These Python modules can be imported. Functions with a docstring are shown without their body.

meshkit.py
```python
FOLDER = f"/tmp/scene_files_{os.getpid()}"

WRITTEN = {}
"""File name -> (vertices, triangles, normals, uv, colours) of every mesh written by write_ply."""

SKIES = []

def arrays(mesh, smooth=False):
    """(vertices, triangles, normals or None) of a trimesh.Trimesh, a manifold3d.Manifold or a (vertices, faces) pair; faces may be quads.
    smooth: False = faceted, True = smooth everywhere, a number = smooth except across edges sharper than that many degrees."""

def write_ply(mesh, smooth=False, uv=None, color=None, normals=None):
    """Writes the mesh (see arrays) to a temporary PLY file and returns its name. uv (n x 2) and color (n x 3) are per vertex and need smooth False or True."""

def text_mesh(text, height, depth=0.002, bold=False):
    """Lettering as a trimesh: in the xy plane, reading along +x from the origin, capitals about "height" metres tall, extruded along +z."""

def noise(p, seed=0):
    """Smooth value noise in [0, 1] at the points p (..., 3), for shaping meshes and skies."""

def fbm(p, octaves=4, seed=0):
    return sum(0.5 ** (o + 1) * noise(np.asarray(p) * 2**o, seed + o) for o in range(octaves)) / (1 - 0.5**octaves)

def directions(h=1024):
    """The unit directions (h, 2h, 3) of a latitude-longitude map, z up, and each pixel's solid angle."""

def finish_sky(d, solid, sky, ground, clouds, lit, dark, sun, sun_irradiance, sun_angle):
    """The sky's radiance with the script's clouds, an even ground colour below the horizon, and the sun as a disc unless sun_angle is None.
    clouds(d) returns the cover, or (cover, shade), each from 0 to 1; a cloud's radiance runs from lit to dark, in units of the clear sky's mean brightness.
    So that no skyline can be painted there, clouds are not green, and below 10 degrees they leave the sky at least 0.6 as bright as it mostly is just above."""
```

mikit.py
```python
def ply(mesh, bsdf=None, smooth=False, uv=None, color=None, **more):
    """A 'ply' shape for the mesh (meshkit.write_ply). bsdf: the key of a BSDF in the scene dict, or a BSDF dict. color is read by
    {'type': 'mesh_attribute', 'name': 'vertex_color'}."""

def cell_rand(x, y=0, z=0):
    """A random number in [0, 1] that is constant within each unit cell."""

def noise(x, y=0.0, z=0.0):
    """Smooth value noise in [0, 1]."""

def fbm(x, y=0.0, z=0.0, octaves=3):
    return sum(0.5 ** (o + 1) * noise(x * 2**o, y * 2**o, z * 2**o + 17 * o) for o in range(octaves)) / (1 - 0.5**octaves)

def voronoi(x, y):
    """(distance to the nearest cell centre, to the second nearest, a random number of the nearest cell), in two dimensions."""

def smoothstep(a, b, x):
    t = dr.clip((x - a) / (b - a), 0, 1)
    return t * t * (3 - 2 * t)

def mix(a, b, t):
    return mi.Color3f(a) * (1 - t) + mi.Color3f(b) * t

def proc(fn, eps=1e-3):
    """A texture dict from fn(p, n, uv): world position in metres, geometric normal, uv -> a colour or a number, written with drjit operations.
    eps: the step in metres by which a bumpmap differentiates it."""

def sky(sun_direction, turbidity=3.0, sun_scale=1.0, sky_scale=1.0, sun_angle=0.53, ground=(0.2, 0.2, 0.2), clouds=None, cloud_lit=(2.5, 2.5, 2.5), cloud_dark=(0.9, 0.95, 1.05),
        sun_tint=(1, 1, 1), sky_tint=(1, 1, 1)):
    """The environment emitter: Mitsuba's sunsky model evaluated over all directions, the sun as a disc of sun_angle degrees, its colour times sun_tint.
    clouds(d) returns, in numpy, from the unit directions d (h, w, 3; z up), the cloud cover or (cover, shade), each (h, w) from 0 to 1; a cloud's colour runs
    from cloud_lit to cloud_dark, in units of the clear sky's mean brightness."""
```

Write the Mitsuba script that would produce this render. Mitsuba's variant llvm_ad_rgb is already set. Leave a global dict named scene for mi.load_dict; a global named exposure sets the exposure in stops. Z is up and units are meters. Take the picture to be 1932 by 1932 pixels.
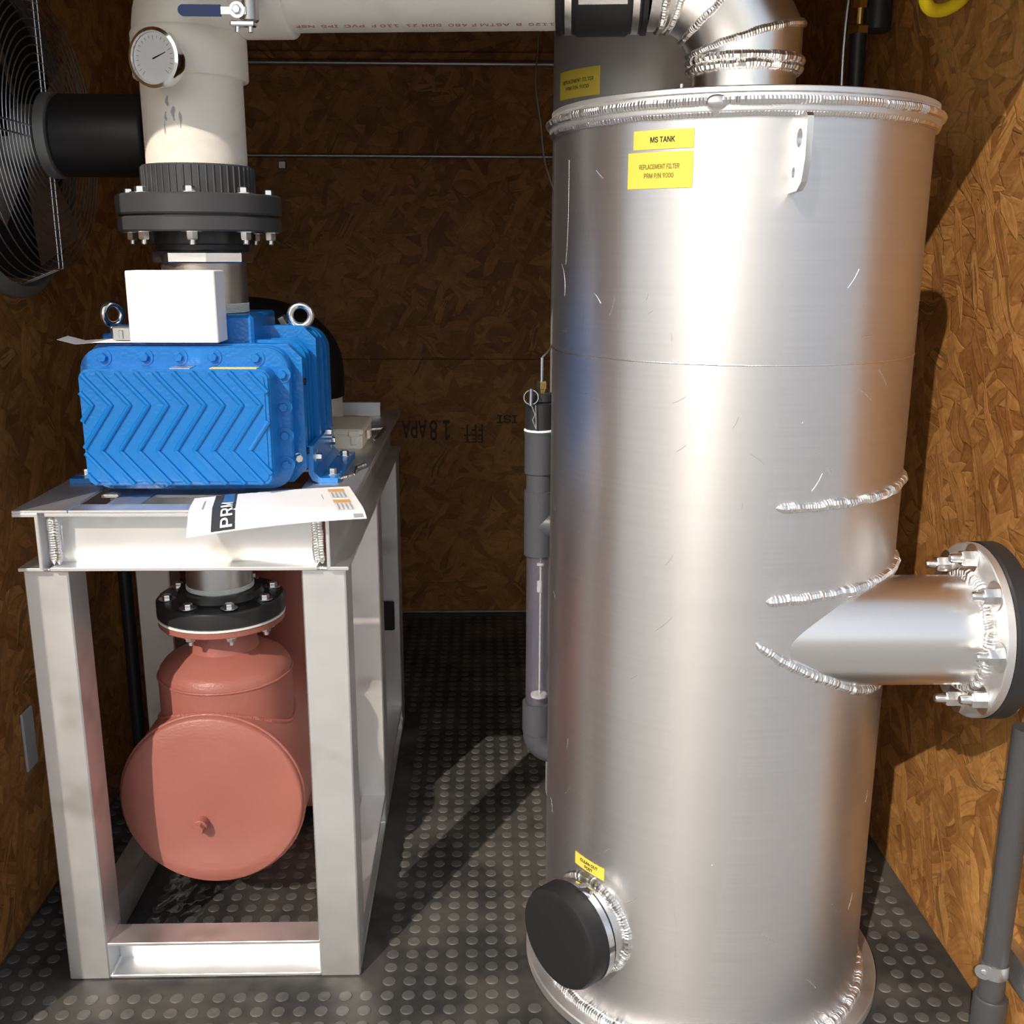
import math, random, numpy as np, trimesh, drjit as dr, mitsuba as mi, mikit, meshkit
from shapely.geometry import Polygon, LineString, Point, box as sbox
from shapely import affinity
from mikit import proc, noise, fbm, voronoi, cell_rand, smoothstep, mix
T = mi.ScalarTransform4f
PI = math.pi
random.seed(7)
RNG = np.random.default_rng(11)
scene, labels = {}, {}

# ------------------------------------------------------------------ camera, sky, sun, exposure
CAM = np.array([0, 0, 1.62])
FWD = np.array([0.02489, 0.97006, -0.24158]); UPV = np.array([0.00323, 0.24158, 0.97038])
scene['camera'] = {'type': 'perspective', 'fov': 52.476, 'fov_axis': 'x', 'near_clip': 0.05, 'far_clip': 500.0,
                   'to_world': T().look_at(origin=CAM.tolist(), target=(CAM + FWD).tolist(), up=UPV.tolist())}
def haze(d):
    return 0.25 + 0.4 * np.clip(meshkit.fbm(d * [2.5, 2.5, 5.0] + 4.0, 4) * 2 - 0.6, 0, 1), 0.15 + 0 * d[..., 0]
scene['sky'] = mikit.sky((-0.52, -1.0, 0.79), turbidity=7.0, sun_scale=0.98, sky_scale=1.2, sun_tint=(0.90, 1.0, 1.22), sky_tint=(0.97, 1.0, 1.04), ground=(0.28, 0.277, 0.272), clouds=haze, cloud_lit=(1.7, 1.7, 1.7), cloud_dark=(1.0, 1.0, 1.0))
exposure = 1.75

# ------------------------------------------------------------------ materials
def rgb(*c): return {'type': 'rgb', 'value': list(c)}
def pr(name, color, rough=0.5, metal=0.0, **kw):
    d = {'type': 'principled', 'base_color': color if isinstance(color, dict) else rgb(*color), 'roughness': rough, 'metallic': metal, **kw}
    scene[name] = {'type': 'twosided', 'bsdf': d}

def bump(name, color, height_fn, rough=0.5, metal=0.0, scale=1.0, eps=1e-3, **kw):
    d = {'type': 'principled', 'base_color': color if isinstance(color, dict) else rgb(*color), 'roughness': rough, 'metallic': metal, **kw}
    scene[name] = {'type': 'twosided', 'bsdf': {'type': 'bumpmap', 'tex': proc(height_fn, eps), 'scale': scale, 'bsdf': d}}

def strands(a, b):
    """Oriented strand board: layers of long chips lying every which way; a tone, the grain along the chip, how near its rim, a height."""
    tone, rim, h, grain = mi.Float(0.5), mi.Float(1), mi.Float(0), mi.Float(0.5)
    wa, wb = a + 0.045 * noise(a * 10, b * 10, 3), b + 0.045 * noise(a * 10, b * 10, 9)
    for k, (ang, la, lb, least) in enumerate(((0.15, 7.5, 25, 0.0), (-0.7, 8.5, 30, 0.58), (1.05, 9.5, 34, 0.66))):
        c, s = math.cos(ang), math.sin(ang)
        u, v = (wa * c + wb * s) * la, (wb * c - wa * s) * lb
        d1, d2, r = voronoi(u + 31 * k, v)
        on = r > least
        g = noise(u * 1.6 + 7 * r * 10, v * 7, 5 + k)
        tone = dr.select(on, (r - least) / (1 - least), tone)
        grain = dr.select(on, g, grain)
        rim = dr.select(on, smoothstep(0.0, 0.07, d2 - d1), rim)
        h = dr.select(on, 0.3 * k + 0.5 * (r - least), h)
    return tone, grain, rim, h

def osb(axis):
    def pick(p): return (p.y, p.z) if axis == 'x' else (p.x, p.z)
    def col(p, n, uv):
        a, b = pick(p)
        t, g, rim, h = strands(a, b)
        m = 0.40 * t + 0.17 * g + 0.42 * (fbm(a * 5, b * 5, 2) - 0.1) + 0.14 * noise(a * 45, b * 45, 4)
        c = mix((0.20, 0.078, 0.020), (0.50, 0.255, 0.078), smoothstep(0.08, 0.95, m))
        dark = smoothstep(0.93, 0.97, t) * smoothstep(0.5, 0.62, g)
        c = c * (0.90 + 0.20 * noise(a * 150, b * 150, 1)) * (1 - 0.55 * dark)
        return c * (0.72 + 0.28 * rim)
    def hgt(p, n, uv):
        a, b = pick(p)
        t, g, rim, h = strands(a, b)
        return 0.0016 * h + 0.0010 * rim + 0.0009 * g
    return col, hgt
for ax in 'xy':
    c_, h_ = osb(ax)
    bump('osb_' + ax, proc(c_), h_, rough=0.55, eps=0.0015, specular=0.4)

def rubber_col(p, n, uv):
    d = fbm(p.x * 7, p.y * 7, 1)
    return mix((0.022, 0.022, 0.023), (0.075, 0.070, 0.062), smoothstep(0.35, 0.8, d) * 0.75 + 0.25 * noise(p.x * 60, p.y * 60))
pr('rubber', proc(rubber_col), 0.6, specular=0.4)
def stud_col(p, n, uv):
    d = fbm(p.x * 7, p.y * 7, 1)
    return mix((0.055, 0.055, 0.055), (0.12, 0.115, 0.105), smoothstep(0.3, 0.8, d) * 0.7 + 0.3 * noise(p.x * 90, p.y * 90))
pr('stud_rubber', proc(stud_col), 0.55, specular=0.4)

def alu_rough(p, n, uv):
    return 0.38 + 0.22 * fbm(p.x * 6, p.y * 6, p.z * 6) + 0.05 * noise(p.x * 40, p.y * 40, p.z * 40)
def alu_col(p, n, uv):
    s = smoothstep(0.60, 0.82, fbm(p.x * 9 + 5, p.y * 9, p.z * 9))
    return mix((0.90, 0.90, 0.90), (0.70, 0.68, 0.65), s)
pr('aluminium', proc(alu_col), proc(alu_rough), 1.0)
scene['aluminium']['bsdf']['roughness'] = proc(alu_rough)
pr('weld', (0.92, 0.91, 0.89), 0.28, 1.0)
def tank_refl(p, n, uv):
    s = fbm(p.x * 3 + 2, p.y * 3, p.z * 5)
    line = noise(uv.x * 3, p.z * 300)
    return mix((0.88, 0.88, 0.89), (0.96, 0.95, 0.94), s) * (0.95 + 0.05 * line)
TANK_R = proc(tank_refl)
def brushed(au, av): return {'type': 'roughconductor', 'material': 'Al', 'distribution': 'ggx', 'alpha_u': au, 'alpha_v': av, 'specular_reflectance': TANK_R}
scene['tank_metal'] = {'type': 'twosided', 'bsdf': {'type': 'blendbsdf', 'weight': 0.45, 'a': brushed(0.07, 0.19), 'b': brushed(0.21, 0.25)}}
pr('pipe_metal', (0.88, 0.87, 0.86), 0.30, 1.0)
pr('zinc', (0.85, 0.85, 0.84), 0.25, 1.0)
pr('chrome', (0.92, 0.92, 0.93), 0.10, 1.0)
pr('galvanised', (0.62, 0.63, 0.64), 0.38, 1.0)
pr('raw_steel', (0.55, 0.51, 0.46), 0.42, 1.0)
pr('scratch_metal', (1.0, 1.0, 1.0), 0.35, 1.0)
pr('brass', (0.80, 0.55, 0.20), 0.25, 1.0)
def red_col(p, n, uv):
    return mix((0.30, 0.100, 0.078), (0.35, 0.128, 0.102), fbm(p.x * 8, p.y * 8, p.z * 8))
bump('red_primer', proc(red_col), lambda p, n, uv: 0.0006 * noise(p.x * 260, p.y * 260, p.z * 260), rough=0.42, specular=0.45)
bump('blue_paint', (0.002, 0.165, 0.52), lambda p, n, uv: 0.0005 * noise(p.x * 200, p.y * 200, p.z * 200), rough=0.26, specular=0.5, clearcoat=0.5, clearcoat_gloss=0.85)
pr('blue_grip', (0.035, 0.07, 0.24), 0.45)
def pvc_col(p, n, uv):
    s = smoothstep(0.62, 0.8, fbm(p.x * 12, p.y * 12, p.z * 20 + 3))
    return mix((0.88, 0.84, 0.76), (0.76, 0.70, 0.62), s * 0.5)
pr('pvc', proc(pvc_col), 0.35, specular=0.5)
pr('pvc_grey', (0.055, 0.056, 0.060), 0.42, specular=0.45)
pr('pvc_mid', (0.058, 0.062, 0.072), 0.33, specular=0.5)
pr('iron_black', (0.018, 0.019, 0.021), 0.38, specular=0.5)
pr('rubber_black', (0.014, 0.014, 0.015), 0.55, specular=0.4)
pr('motor_black', (0.020, 0.020, 0.022), 0.40, specular=0.5)
pr('motor_grey', (0.34, 0.34, 0.33), 0.45, 0.6)
pr('vessel_grey', (0.36, 0.355, 0.35), 0.38, 0.3, specular=0.5)
pr('white_card', (0.84, 0.84, 0.84), 0.7)
pr('paper', (0.82, 0.82, 0.82), 0.6)
pr('paper_grey', (0.35, 0.35, 0.35), 0.6)
pr('paper_orange', (0.62, 0.36, 0.12), 0.6)
pr('cream', (0.86, 0.80, 0.66), 0.45)
pr('gasket', (0.75, 0.80, 0.78), 0.5)
pr('sticker_yellow', (0.80, 0.64, 0.09), 0.35)
pr('band_grey', (0.040, 0.042, 0.048), 0.6)
pr('print_blue', (0.035, 0.14, 0.36), 0.6)
pr('ink', (0.012, 0.012, 0.012), 0.6)
pr('ink_yellowish', (0.20, 0.15, 0.03), 0.6)
pr('ink_red', (0.36, 0.17, 0.15), 0.6)
pr('ink_brown', (0.085, 0.045, 0.022), 0.7)
pr('white_paint', (0.80, 0.80, 0.80), 0.5)
pr('plate_grey', (0.42, 0.43, 0.44), 0.5)
pr('yellow_plastic', (0.75, 0.62, 0.02), 0.4)
pr('dial', (0.72, 0.73, 0.75), 0.35)
pr('gravel', proc(lambda p, n, uv: mix((0.22, 0.217, 0.21), (0.34, 0.335, 0.325), fbm(p.x * 3, p.y * 3, 0) * 0.6 + 0.4 * noise(p.x * 40, p.y * 40))), 0.9)
pr('ceiling_wood', (0.30, 0.20, 0.10), 0.7)
pr('steel_paint', (0.45, 0.45, 0.44), 0.5)
scene['clear_plastic'] = {'type': 'thindielectric', 'int_ior': 1.5}
scene['hazy_plastic'] = {'type': 'blendbsdf', 'weight': 0.16, 'a': {'type': 'thindielectric', 'int_ior': 1.5}, 'b': {'type': 'twosided', 'bsdf': {'type': 'diffuse', 'reflectance': rgb(0.20, 0.20, 0.26)}}}
scene['gauge_glass'] = {'type': 'thindielectric', 'int_ior': 1.3}

# ------------------------------------------------------------------ names
def numbered(name):
    if name not in USED: USED[name] = 0; return name
    USED[name] += 1
    return f'{name}_{USED[name]:03d}'
USED = {}
def thing(name, label, cat, group=None):
    k = numbered(name); labels[k] = {'label': label, 'category': cat}
    if group: labels[k]['group'] = group
    return k
def obj(name, mesh, mat, parent=None, smooth=35, label=None, kind=None, uv=None, **kw):
    k = numbered(parent + '__' + name if parent else name)
    scene[k] = mikit.ply(mesh, mat, smooth, uv=uv, **kw)
    d = {}
    if label: d['label'] = label
    if kind: d['kind'] = kind
    if d: labels[k] = d
    return k
def single(name, mesh, mat, label, cat, group=None, smooth=35):
    k = obj(name, mesh, mat, None, smooth); labels[k] = {'label': label, 'category': cat}
    if group: labels[k]['group'] = group
    return k
def struct(name, mesh, mat, label=None, smooth=False):
    k = obj(name, mesh, mat, None, smooth, kind='structure')
    if label: labels[k]['label'] = label
    return k

# ------------------------------------------------------------------ mesh helpers
cat_ = trimesh.util.concatenate
def box(x0, x1, y0, y1, z0, z1, bev=0.0):
    if bev <= 0:
        m = trimesh.creation.box(extents=(x1 - x0, y1 - y0, z1 - z0)); m.apply_translation(((x0 + x1) / 2, (y0 + y1) / 2, (z0 + z1) / 2)); return m
    b = min(bev, 0.45 * min(x1 - x0, y1 - y0, z1 - z0)); pts = []
    for sx, X in ((1, x0), (-1, x1)):
        for sy, Y in ((1, y0), (-1, y1)):
            for sz, Z in ((1, z0), (-1, z1)):
                pts += [(X + sx * b, Y + sy * b, Z), (X + sx * b, Y, Z + sz * b), (X, Y + sy * b, Z + sz * b)]
    return trimesh.convex.convex_hull(np.array(pts))
def frame_of(d):
    d = np.asarray(d, float); d = d / np.linalg.norm(d)
    a = np.cross([0, 0, 1.0], d)
    if np.linalg.norm(a) < 1e-6: a = np.array([1.0, 0, 0])
    a /= np.linalg.norm(a)
    return a, np.cross(d, a), d
def place(m, origin, d):
    """The mesh built about +z, moved so that its +z looks along d from origin."""
    a, b, c = frame_of(d); M = np.eye(4); M[:3, 0], M[:3, 1], M[:3, 2], M[:3, 3] = a, b, c, origin
    m = m.copy(); m.apply_transform(M); return m
def lathe(prof, n=64, origin=(0, 0, 0), d=(0, 0, 1)):
    """prof: (r, z) points; closed where r = 0."""
    prof = np.asarray(prof, float); ang = np.arange(n) * 2 * PI / n
    v, f = [], []; rows = []
    for r, z in prof:
        if r < 1e-7: rows.append([len(v)]); v.append((0, 0, z))
        else: rows.append(list(range(len(v), len(v) + n))); v += [(r * math.cos(t), r * math.sin(t), z) for t in ang]
    for A, B in zip(rows[:-1], rows[1:]):
        for i in range(n):
            j = (i + 1) % n
            if len(A) == 1 and len(B) == 1: continue
            if len(A) == 1: f.append((A[0], B[j], B[i]))
            elif len(B) == 1: f.append((A[i], A[j], B[0]))
            else: f += [(A[i], A[j], B[j]), (A[i], B[j], B[i])]
    return place(trimesh.Trimesh(np.array(v), np.array(f), process=False), origin, d)
def cyl(p0, p1, r, n=48, bev=0.0, r1=None):
    p0, p1 = np.array(p0, float), np.array(p1, float); L = np.linalg.norm(p1 - p0); r1 = r if r1 is None else r1
    pr_ = [(0, 0), (r - bev, 0), (r, bev), (r1, L - bev), (r1 - bev, L), (0, L)] if bev else [(0, 0), (r, 0), (r1, L), (0, L)]
    return lathe(pr_, n, p0, p1 - p0)
def ring(p0, p1, ro, ri, n=64, bev=0.0):
    p0, p1 = np.array(p0, float), np.array(p1, float); L = np.linalg.norm(p1 - p0); b = bev
    return lathe([(ri, 0), (ro - b, 0), (ro, b), (ro, L - b), (ro - b, L), (ri, L), (ri, 0)], n, p0, p1 - p0)
def torus(c, d, R, r, n=40, m=14):
    return lathe([(R + r * math.cos(t), r * math.sin(t)) for t in np.linspace(0, 2 * PI, m + 1)], n, c, d)
def sweep(pts, rad, sides=10, closed=False, caps=True):
    p = np.asarray(pts, float); n = len(p); rad = np.broadcast_to(rad, (n,))
    if closed: t = np.roll(p, -1, 0) - np.roll(p, 1, 0)
    else: t = np.gradient(p, axis=0)
    seg = p[1:] - p[:-1]
    t /= np.linalg.norm(t, axis=1, keepdims=True) + 1e-12
    a = np.cross(t[0], [0, 0, 1.0]); a = np.array([1.0, 0, 0]) if np.linalg.norm(a) < 1e-4 else a
    fr = []
    for k in range(n):
        a = a - t[k] * (a @ t[k]); a /= np.linalg.norm(a) + 1e-12; fr.append((a, np.cross(t[k], a)))
    ang = np.arange(sides) * 2 * PI / sides
    v = np.concatenate([p[k] + rad[k] * (np.cos(ang)[:, None] * fr[k][0] + np.sin(ang)[:, None] * fr[k][1]) for k in range(n)])
    f = []
    for k in range(n if closed else n - 1):
        for i in range(sides):
            j = (i + 1) % sides; A, B = k * sides, ((k + 1) % n) * sides
            f += [(A + i, B + j, A + j), (A + i, B + i, B + j)]
    if not closed and caps:
        v = np.vstack([v, p[:1], p[-1:]]); c0, c1 = len(v) - 2, len(v) - 1
        for i in range(sides):
            j = (i + 1) % sides; f += [(c0, i, j), (c1, (n - 1) * sides + j, (n - 1) * sides + i)]
    m = trimesh.Trimesh(v, np.array(f), process=False)
    if m.volume < 0: m.invert()
    return m
def dense(pts, step):
    pts = np.asarray(pts, float); out = [pts[0]]
    for a, b in zip(pts[:-1], pts[1:]):
        k = max(1, int(np.linalg.norm(b - a) / step)); out += [a + (b - a) * (i + 1) / k for i in range(k)]
    return np.array(out)
def spline(pts, n=60):
    from scipy.interpolate import CubicSpline
    pts = np.asarray(pts, float); s = np.concatenate([[0], np.cumsum(np.linalg.norm(np.diff(pts, axis=0), axis=1))])
    return CubicSpline(s, pts)(np.linspace(0, s[-1], n))
def weld_bead(pts, r, closed=False, seed=0, step=0.0016, rough=1.0):
    p = dense(pts, step); s = np.concatenate([[0], np.cumsum(np.linalg.norm(np.diff(p, axis=0), axis=1))])
    nz = meshkit.fbm(p * 35, 2, seed)
    rad = r * (0.74 + 0.20 * np.abs(np.sin(s * 560 + 6 * nz)) + 0.45 * rough * (nz - 0.4))
    if not closed: rad = rad * np.sqrt(np.clip(np.minimum(s + 0.0004, s[-1] - s + 0.0004) / (1.4 * r), 0.02, 1))
    p = p + (np.stack([meshkit.noise(p * 50, seed + k) for k in (1, 2, 3)], 1) - 0.5) * r * 0.4 * rough
    if closed: p, rad = p[:-1], rad[:-1]
    return sweep(p, rad, 8, closed)
def circle(c, d, R, n=120, a0=0, a1=2 * PI):
    a, b, _ = frame_of(d); t = np.linspace(a0, a1, n)
    return np.asarray(c) + R * (np.cos(t)[:, None] * a + np.sin(t)[:, None] * b)
def hexbolt(c, d, r=0.0085, h=0.008, washer=True, shank=0.0):
    """A hexagon head on a washer sitting at c, looking along d."""
    ms = []
    ang = np.arange(6) * PI / 3 + 0.2
    w = 0.0018 if washer else 0
    if washer: ms.append(lathe([(0, 0), (r * 1.75, 0), (r * 1.75, w), (0, w)], 20))
    lo = [(r * math.cos(t), r * math.sin(t), w) for t in ang]; mid = [(x, y, w + h * 0.8) for x, y, _ in lo]; hi = [(x * 0.86, y * 0.86, w + h) for x, y, _ in lo]
    ms.append(trimesh.convex.convex_hull(np.array(lo + mid + hi)))
    if shank: ms.append(lathe([(0, w + h), (r * 0.55, w + h), (r * 0.55, w + h + shank * 0.8), (r * 0.42, w + h + shank), (0, w + h + shank)], 16))
    return place(cat_(ms), c, d)
def prism(poly, depth, origin, d, up=(0, 0, 1)):
    """shapely polygon in the plane across d (x right, y up), extruded along d."""
    m = trimesh.creation.extrude_polygon(poly, depth, engine='earcut')
    d = np.asarray(d, float) / np.linalg.norm(d); up = np.asarray(up, float); x = np.cross(up, d); x /= np.linalg.norm(x); y = np.cross(d, x)
    M = np.eye(4); M[:3, 0], M[:3, 1], M[:3, 2], M[:3, 3] = x, y, d, origin
    m.apply_transform(M); return m
def rrect(x0, x1, y0, y1, r): return sbox(x0 + r, y0 + r, x1 - r, y1 - r).buffer(r, quad_segs=8)
def to_front(poly, depth, y):
    """polygon in (x, z) extruded from y to y + depth."""
    m = trimesh.creation.extrude_polygon(poly, depth, engine='earcut'); v = m.vertices.copy()
    m.vertices = np.stack([v[:, 0], y + depth - v[:, 2], v[:, 1]], 1); return m
def text(s, h, bold=False, depth=0.0006, width=None):
    m = meshkit.text_mesh(s, h, depth, bold); lo, hi = m.bounds
    m.apply_translation([-(lo[0] + hi[0]) / 2, -(lo[1] + hi[1]) / 2, 0])
    if width: m.vertices[:, 0] *= width / (hi[0] - lo[0])
    return m
def round_wrap(m, c, R, phi, z):
    """x along the round of a vertical cylinder about c (phi from -y towards +x), y up, z outward."""
    v = m.vertices; t = phi + v[:, 0] / R; r = R + v[:, 2]
    o = m.copy(); o.vertices = np.stack([c[0] + r * np.sin(t), c[1] - r * np.cos(t), z + v[:, 1]], 1); return o
def patch(w, h, n=16, t=0.0008):
    xs = np.linspace(-w / 2, w / 2, n + 1)
    top = [(x, y, t) for x in xs for y in (-h / 2, h / 2)]; bot = [(x, y, 0) for x in xs for y in (-h / 2, h / 2)]
    f = []; N = len(top)
    for i in range(n):
        a = 2 * i; f += [(a, a + 2, a + 3), (a, a + 3, a + 1), (N + a, N + a + 3, N + a + 2), (N + a, N + a + 1, N + a + 3)]
        f += [(a, N + a, N + a + 2), (a, N + a + 2, a + 2), (a + 1, N + a + 3, N + a + 1), (a + 1, a + 3, N + a + 3)]
    e = 2 * n; f += [(0, 1, N + 1), (0, N + 1, N), (e, N + e, N + e + 1), (e, N + e + 1, e + 1)]
    return trimesh.Trimesh(np.array(top + bot), np.array(f), process=False)
def channel(length_axis, a0, a1, web, tip, z0, z1, t=0.008):
    """A C channel lying along x or y: the web stands at web, both flanges reach to tip."""
    lo, hi = (web, web + t) if tip > web else (web - t, web)
    flo, fhi = min(web, tip), max(web, tip)
    parts = []
    for (b0, b1, c0, c1) in ((lo, hi, z0, z1), (flo, fhi, z0, z0 + t), (flo, fhi, z1 - t, z1)):
        parts.append(box(b0, b1, a0, a1, c0, c1, 0.0015) if length_axis == 'y' else box(a0, a1, b0, b1, c0, c1, 0.0015))
    return cat_(parts)

# ------------------------------------------------------------------ the container
XL, XR, YF, YB, ZC = -1.14, 1.10, 1.70, 4.58, 2.66
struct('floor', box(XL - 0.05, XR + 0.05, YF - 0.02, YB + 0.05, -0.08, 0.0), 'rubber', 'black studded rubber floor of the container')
struct('wall_left', box(XL - 0.06, XL, YF, YB, 0, ZC), 'osb_x', 'oriented strand board wall on the left')
struct('wall_right', box(XR, XR + 0.06, YF, YB, 0, ZC), 'osb_x', 'oriented strand board wall on the right')
wb = struct('wall_back', box(XL - 0.06, XR + 0.06, YB + 0.012, YB + 0.06, 0, ZC), 'osb_y', 'oriented strand board wall at the back')
obj('panel', box(XL + .001, XR - .001, YB, YB + 0.012, 0.004, 1.168), 'osb_y', wb, False)
obj('panel', box(XL + .001, XR - .001, YB, YB + 0.012, 1.172, ZC - .001), 'osb_y', wb, False)
struct('ceiling', box(XL - 0.06, XR + 0.06, YF, YB + 0.06, ZC, ZC + 0.06), 'ceiling_wood')
struct('trim_1', box(XL - 0.14, XR + 0.14, YF - 0.05, YF + 0.02, 2.43, ZC + 0.1, 0.006), 'steel_paint', 'door header of the container')
for nm, x0, x1 in (('trim_2', XL - 0.14, XL - 0.005), ('trim_3', XR + 0.005, XR + 0.14)):
    struct(nm, box(x0, x1, YF - 0.05, YF + 0.02, -0.15, 2.43, 0.006), 'steel_paint')
struct('trim_4', box(XL + .002, XR - .002, YB - 0.014, YB - .001, 0.001, 0.014, 0.003), 'galvanised', 'bright metal strip at the foot of the back wall')
g = lathe([(0, -0.16), (60, -0.16), (60, -0.4), (0, -0.4)], 64); g.invert()
struct('ground', g, 'gravel', 'gravel ground outside the container')

# studs of the rubber floor
pitch = 0.0470
def stud_mesh(n=12):
    return lathe([(0.0155, 0.0), (0.0145, 0.0018), (0.0128, 0.0026), (0, 0.0026)], n)
stud = mikit.ply(stud_mesh(), 'stud_rubber', 40)
TANK = (0.501, 2.160); TR = 0.363
def covered(x, y):
    if math.hypot(x - TANK[0], y - TANK[1]) < 0.428: return True
    if math.hypot(x - 0.43, y - 2.9) < 0.27: return True
    for lx in (-0.955, -0.385):
        for ly in (2.076, 2.73, 3.35):
            if lx - 0.02 < x < lx + 0.11 and ly - 0.02 < y < ly + 0.11: return True
    if 2.05 < y < 2.20 and -0.97 < x < -0.28: return True
    if 2.05 < y < 3.47 and (-0.98 < x < -0.86 or -0.385 < x < -0.27): return True
    if 3.40 < y < 3.48 and -0.98 < x < -0.27: return True
    if math.hypot(x - 1.052, y - 1.835) < 0.06: return True
    if math.hypot(x + 0.65, y - 2.62) < 0.0: return True
    return False
near, far = [], []
right = np.cross(FWD, UPV)
for i in range(48):
    for j in range(62):
        x, y = XL + 0.022 + i * pitch, YF + 0.028 + j * pitch
        if x > XR - 0.018 or y > YB - 0.035 or covered(x, y): continue
        q = np.array([x, y, 0]) - CAM; zc = q @ FWD; u, v = q @ right / zc, -(q @ UPV) / zc
        d = np.array([x, y]); s = np.clip((d @ TANK) / (d @ d), 0, 1)
        hidden = np.linalg.norm(s * d - TANK) < 0.36 and s < 1 or abs(u) > 0.488 or v > 0.488
        (near if not hidden else far).append((zc, x, y))
near.sort(); far += near[300:]; near = near[:300]
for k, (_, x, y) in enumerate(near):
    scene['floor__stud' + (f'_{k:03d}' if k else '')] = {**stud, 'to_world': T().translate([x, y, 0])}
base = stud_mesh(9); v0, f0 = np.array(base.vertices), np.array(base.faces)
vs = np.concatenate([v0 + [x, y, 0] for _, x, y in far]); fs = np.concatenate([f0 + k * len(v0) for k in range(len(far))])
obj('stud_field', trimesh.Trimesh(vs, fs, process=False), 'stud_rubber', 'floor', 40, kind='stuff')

# rails and marks on the back wall
def rod(z, r, name_label):
    t = thing('wall_rail', name_label, 'rail')
    obj('rod', cyl((XL + .003, YB - r, z), (XR - .003, YB - r, z), r, 16), 'galvanised', t)
    return t
t = rod(2.372, 0.011, 'thin bright steel rail along the back wall just below the horizontal white pipe')
obj('ledge', box(XL + .003, XR - .003, YB - 0.022, YB - .001, 2.388, 2.416, 0.004), 'osb_y', t, label='brown wooden ledge')
t = rod(2.012, 0.009, 'lower steel rail on the back wall with a small square clip hanging under it')
obj('clip', box(-0.862, -0.828, YB - 0.012, YB - .001, 1.958, 1.992, 0.004), 'galvanised', t)
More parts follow.
